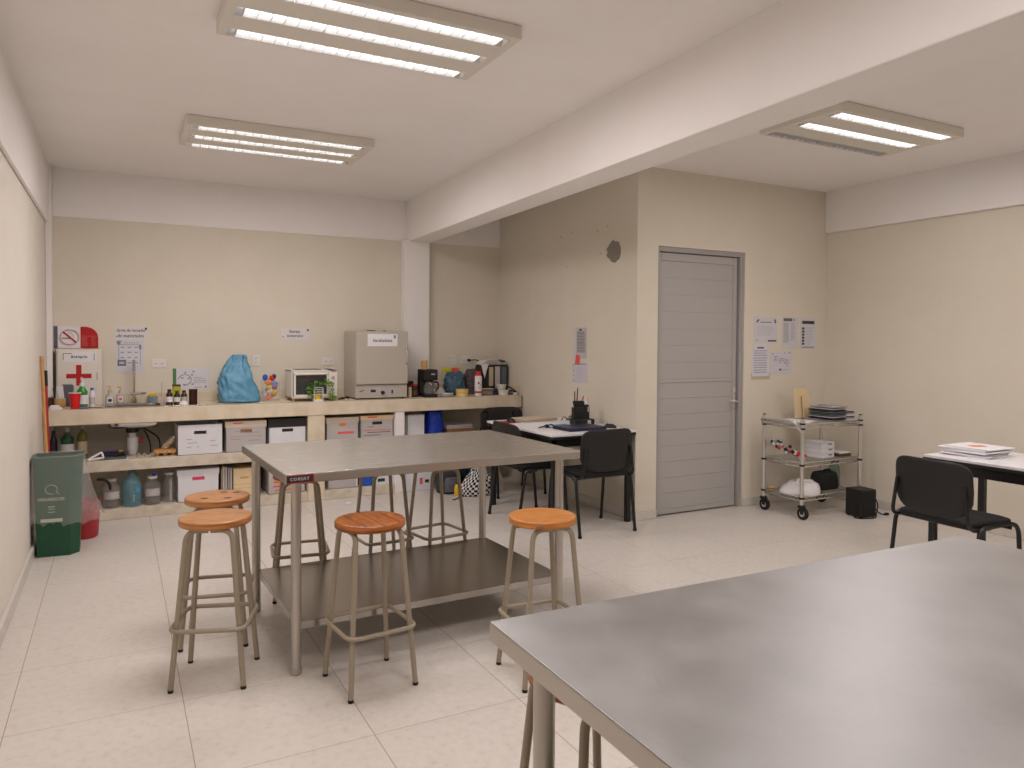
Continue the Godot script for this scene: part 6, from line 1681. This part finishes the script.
# ------------------------------------------------------------------ on the desks
func on_desks() -> void:
	var y := 0.7402
	var lp := thing("tan_laptop", "closed tan laptop at the far end of the side-wall desk", "laptop", Vector3(3.27, y, -5.72), 8.0)
	part(lp, "base", Mb.new().box(Vector3(0, 0.009, 0), Vector3(0.36, 0.014, 0.22), 0.005), M.stone_beige)
	part(lp, "lid", Mb.new().box(Vector3(0, 0.021, 0), Vector3(0.36, 0.009, 0.22), 0.004), M.card_beige)
	single("red_mouse_pad", Mb.new().box(Vector3(0, 0.002, 0), Vector3(0.17, 0.004, 0.17), 0.001), M.red_bin, "red mouse pad on the far left of the side-wall desk", "mouse pad", Vector3(2.98, y, -5.68), 10.0)
	for i in 2:
		var ms := thing("computer_mouse", ["black mouse on the red mouse pad", "black mouse at the near right corner of the side-wall desk"][i], "mouse", [Vector3(3.005, y + 0.004, -5.66), Vector3(3.55, y, -4.96)][i], [0.0, 40.0][i])
		part(ms, "shell", Mb.new().surf(18, 10, func(u: float, w: float) -> Vector3:
			var a := TAU * u
			var b := w * PI / 2
			return Vector3(cos(a) * cos(b) * 0.034, sin(b) * 0.034, sin(a) * cos(b) * 0.055), Vector3(0, 0.005, 0)), M.black_plastic)
		part(ms, "wheel", Mb.new().cone(Vector3(-0.004, 0.028, -0.028), Vector3(0.004, 0.028, -0.028), 0.007, 0.007, 10), M.charcoal)
	single("desk_cable", Mb.new().tube(curve([Vector3(-0.07, 0.004, 0.02), Vector3(-0.03, 0.03, -0.01), Vector3(0.0, 0.012, 0.02), Vector3(0.04, 0.035, -0.02), Vector3(0.06, 0.008, 0.02), Vector3(0.02, 0.006, 0.04), Vector3(-0.03, 0.012, 0.03)]), 0.004, 7), M.rubber, "tangled black cable behind the tan laptop", "cable", Vector3(3.54, y, -5.6))
	single("desk_cable", Mb.new().tube(curve([Vector3(-0.08, 0.004, 0.0), Vector3(-0.04, 0.02, 0.03), Vector3(0.0, 0.012, -0.02), Vector3(0.03, 0.03, 0.02), Vector3(0.06, 0.006, 0.03), Vector3(0.02, 0.006, -0.01), Vector3(-0.04, 0.01, -0.03)]), 0.0045, 7).ball(Vector3(0.0, 0.016, 0.0), Vector3(0.022, 0.015, 0.02), 10, 6), M.rubber, "coiled headphone cable at the desk's left edge", "cable", Vector3(3.075, y, -5.17))
	single("desk_cable", Mb.new().tube(curve([Vector3(-0.05, 0.004, 0.0), Vector3(-0.02, 0.03, 0.0), Vector3(0.02, 0.008, 0.02), Vector3(0.05, 0.045, 0.0), Vector3(0.06, 0.006, 0.01)]), 0.003, 7), M.card_grey, "thin grey wire loop right of the pen organiser", "wire", Vector3(3.58, y, -5.13))
	var nl := thing("navy_laptop", "closed navy laptop on the near side of the side-wall desk", "laptop", Vector3(3.27, y, -4.985), 3.0)
	part(nl, "base", Mb.new().box(Vector3(0, 0.009, 0), Vector3(0.36, 0.014, 0.25), 0.005), M.navy)
	part(nl, "lid", Mb.new().box(Vector3(0, 0.0215, 0), Vector3(0.36, 0.009, 0.25), 0.004), M.navy)
	single("blue_card", Mb.new().box(Vector3(0, 0.002, 0), Vector3(0.18, 0.004, 0.1), 0.001), M.sky_paper, "bright blue card behind the navy laptop", "card", Vector3(3.27, y, -5.28), 8.0)
	single("desk_paper", Mb.new().box(Vector3(0, 0.001, 0), Vector3(0.2, 0.002, 0.28)), M.paper, "white paper sheet between laptop and pen organiser", "paper", Vector3(3.16, y, -5.42), 12.0)
	var o := thing("pen_organiser", "black desktop organiser full of pens on the side-wall desk", "organiser", Vector3(3.46, y, -5.24), -12.0)
	part(o, "tray", Mb.new().span(Vector3(-0.085, 0, -0.075), Vector3(0.085, 0.055, 0.075), 0.006), M.black_plastic)
	part(o, "pen_box", Mb.new().span(Vector3(-0.07, 0.05, -0.07), Vector3(0.07, 0.15, 0.0), 0.006).span(Vector3(-0.06, 0.14, -0.07), Vector3(0.03, 0.2, -0.02), 0.006).span(Vector3(0.03, 0.14, -0.065), Vector3(0.068, 0.17, -0.01), 0.005), M.black_plastic)
	for q in [[-0.05, 0.28, 0.0, "black_plastic"], [-0.035, 0.31, 0.02, "charcoal"], [-0.06, 0.25, -0.05, "cloth_white"], [0.0, 0.24, 0.05, "red_bin"], [0.03, 0.23, 0.08, "yellow"], [-0.02, 0.25, -0.02, "bamboo"]]:
		part(o, "pen", Mb.new().cone(Vector3(q[0], 0.13, -0.04), Vector3(q[0] + q[2] * 0.6, q[1], -0.045), 0.0055, 0.005, 8), M[q[3]])
	part(o, "white_roll", Mb.new().cone(Vector3(0.05, 0.165, -0.04), Vector3(0.05, 0.205, -0.04), 0.025, 0.025, 16), M.cloth_white)
	part(o, "clip_box", Mb.new().box(Vector3(0.035, 0.03, 0.078), Vector3(0.03, 0.035, 0.01), 0.003).box(Vector3(0.055, 0.13, 0.003), Vector3(0.012, 0.04, 0.004)), M.card_grey)
	part(o, "clips", Mb.new().ball(Vector3(-0.092, 0.08, 0.02), Vector3(0.012, 0.03, 0.02), 8, 6), M.charcoal)
	# right-hand desk
	var rng := RandomNumberGenerator.new()
	rng.seed = 8
	var mts := [M.paper, M.card_white, M.card_grey, M.paper, M.card_white, M.paper, M.paper]
	for i in 7:
		single("paper_pile", Mb.new().box(Vector3(0, 0.004, 0), Vector3(0.27, 0.0078, 0.29), 0.002), mts[i], rank(i, 7) + " bundle in the white paper pile on the right-hand desk", "papers", Vector3(4.80 + rng.randf_range(-0.015, 0.015), y + i * 0.0082, -2.765 + rng.randf_range(-0.02, 0.02)), 4 + rng.randf_range(-7, 7), "pile of papers on the right-hand desk")
	single("orange_note", Mb.new().box(Vector3(0, 0.0006, 0), Vector3(0.09, 0.0012, 0.06)), M.orange, "orange note on top of the paper pile", "note", Vector3(4.80, y + 0.0578, -2.75), -30.0)
	single("desk_sticker", Mb.new().box(Vector3(0, 0.0006, 0), Vector3(0.05, 0.0012, 0.03)), M.coral, "small coral sticker on the right-hand desktop", "sticker", Vector3(4.88, y, -2.36), 20.0)
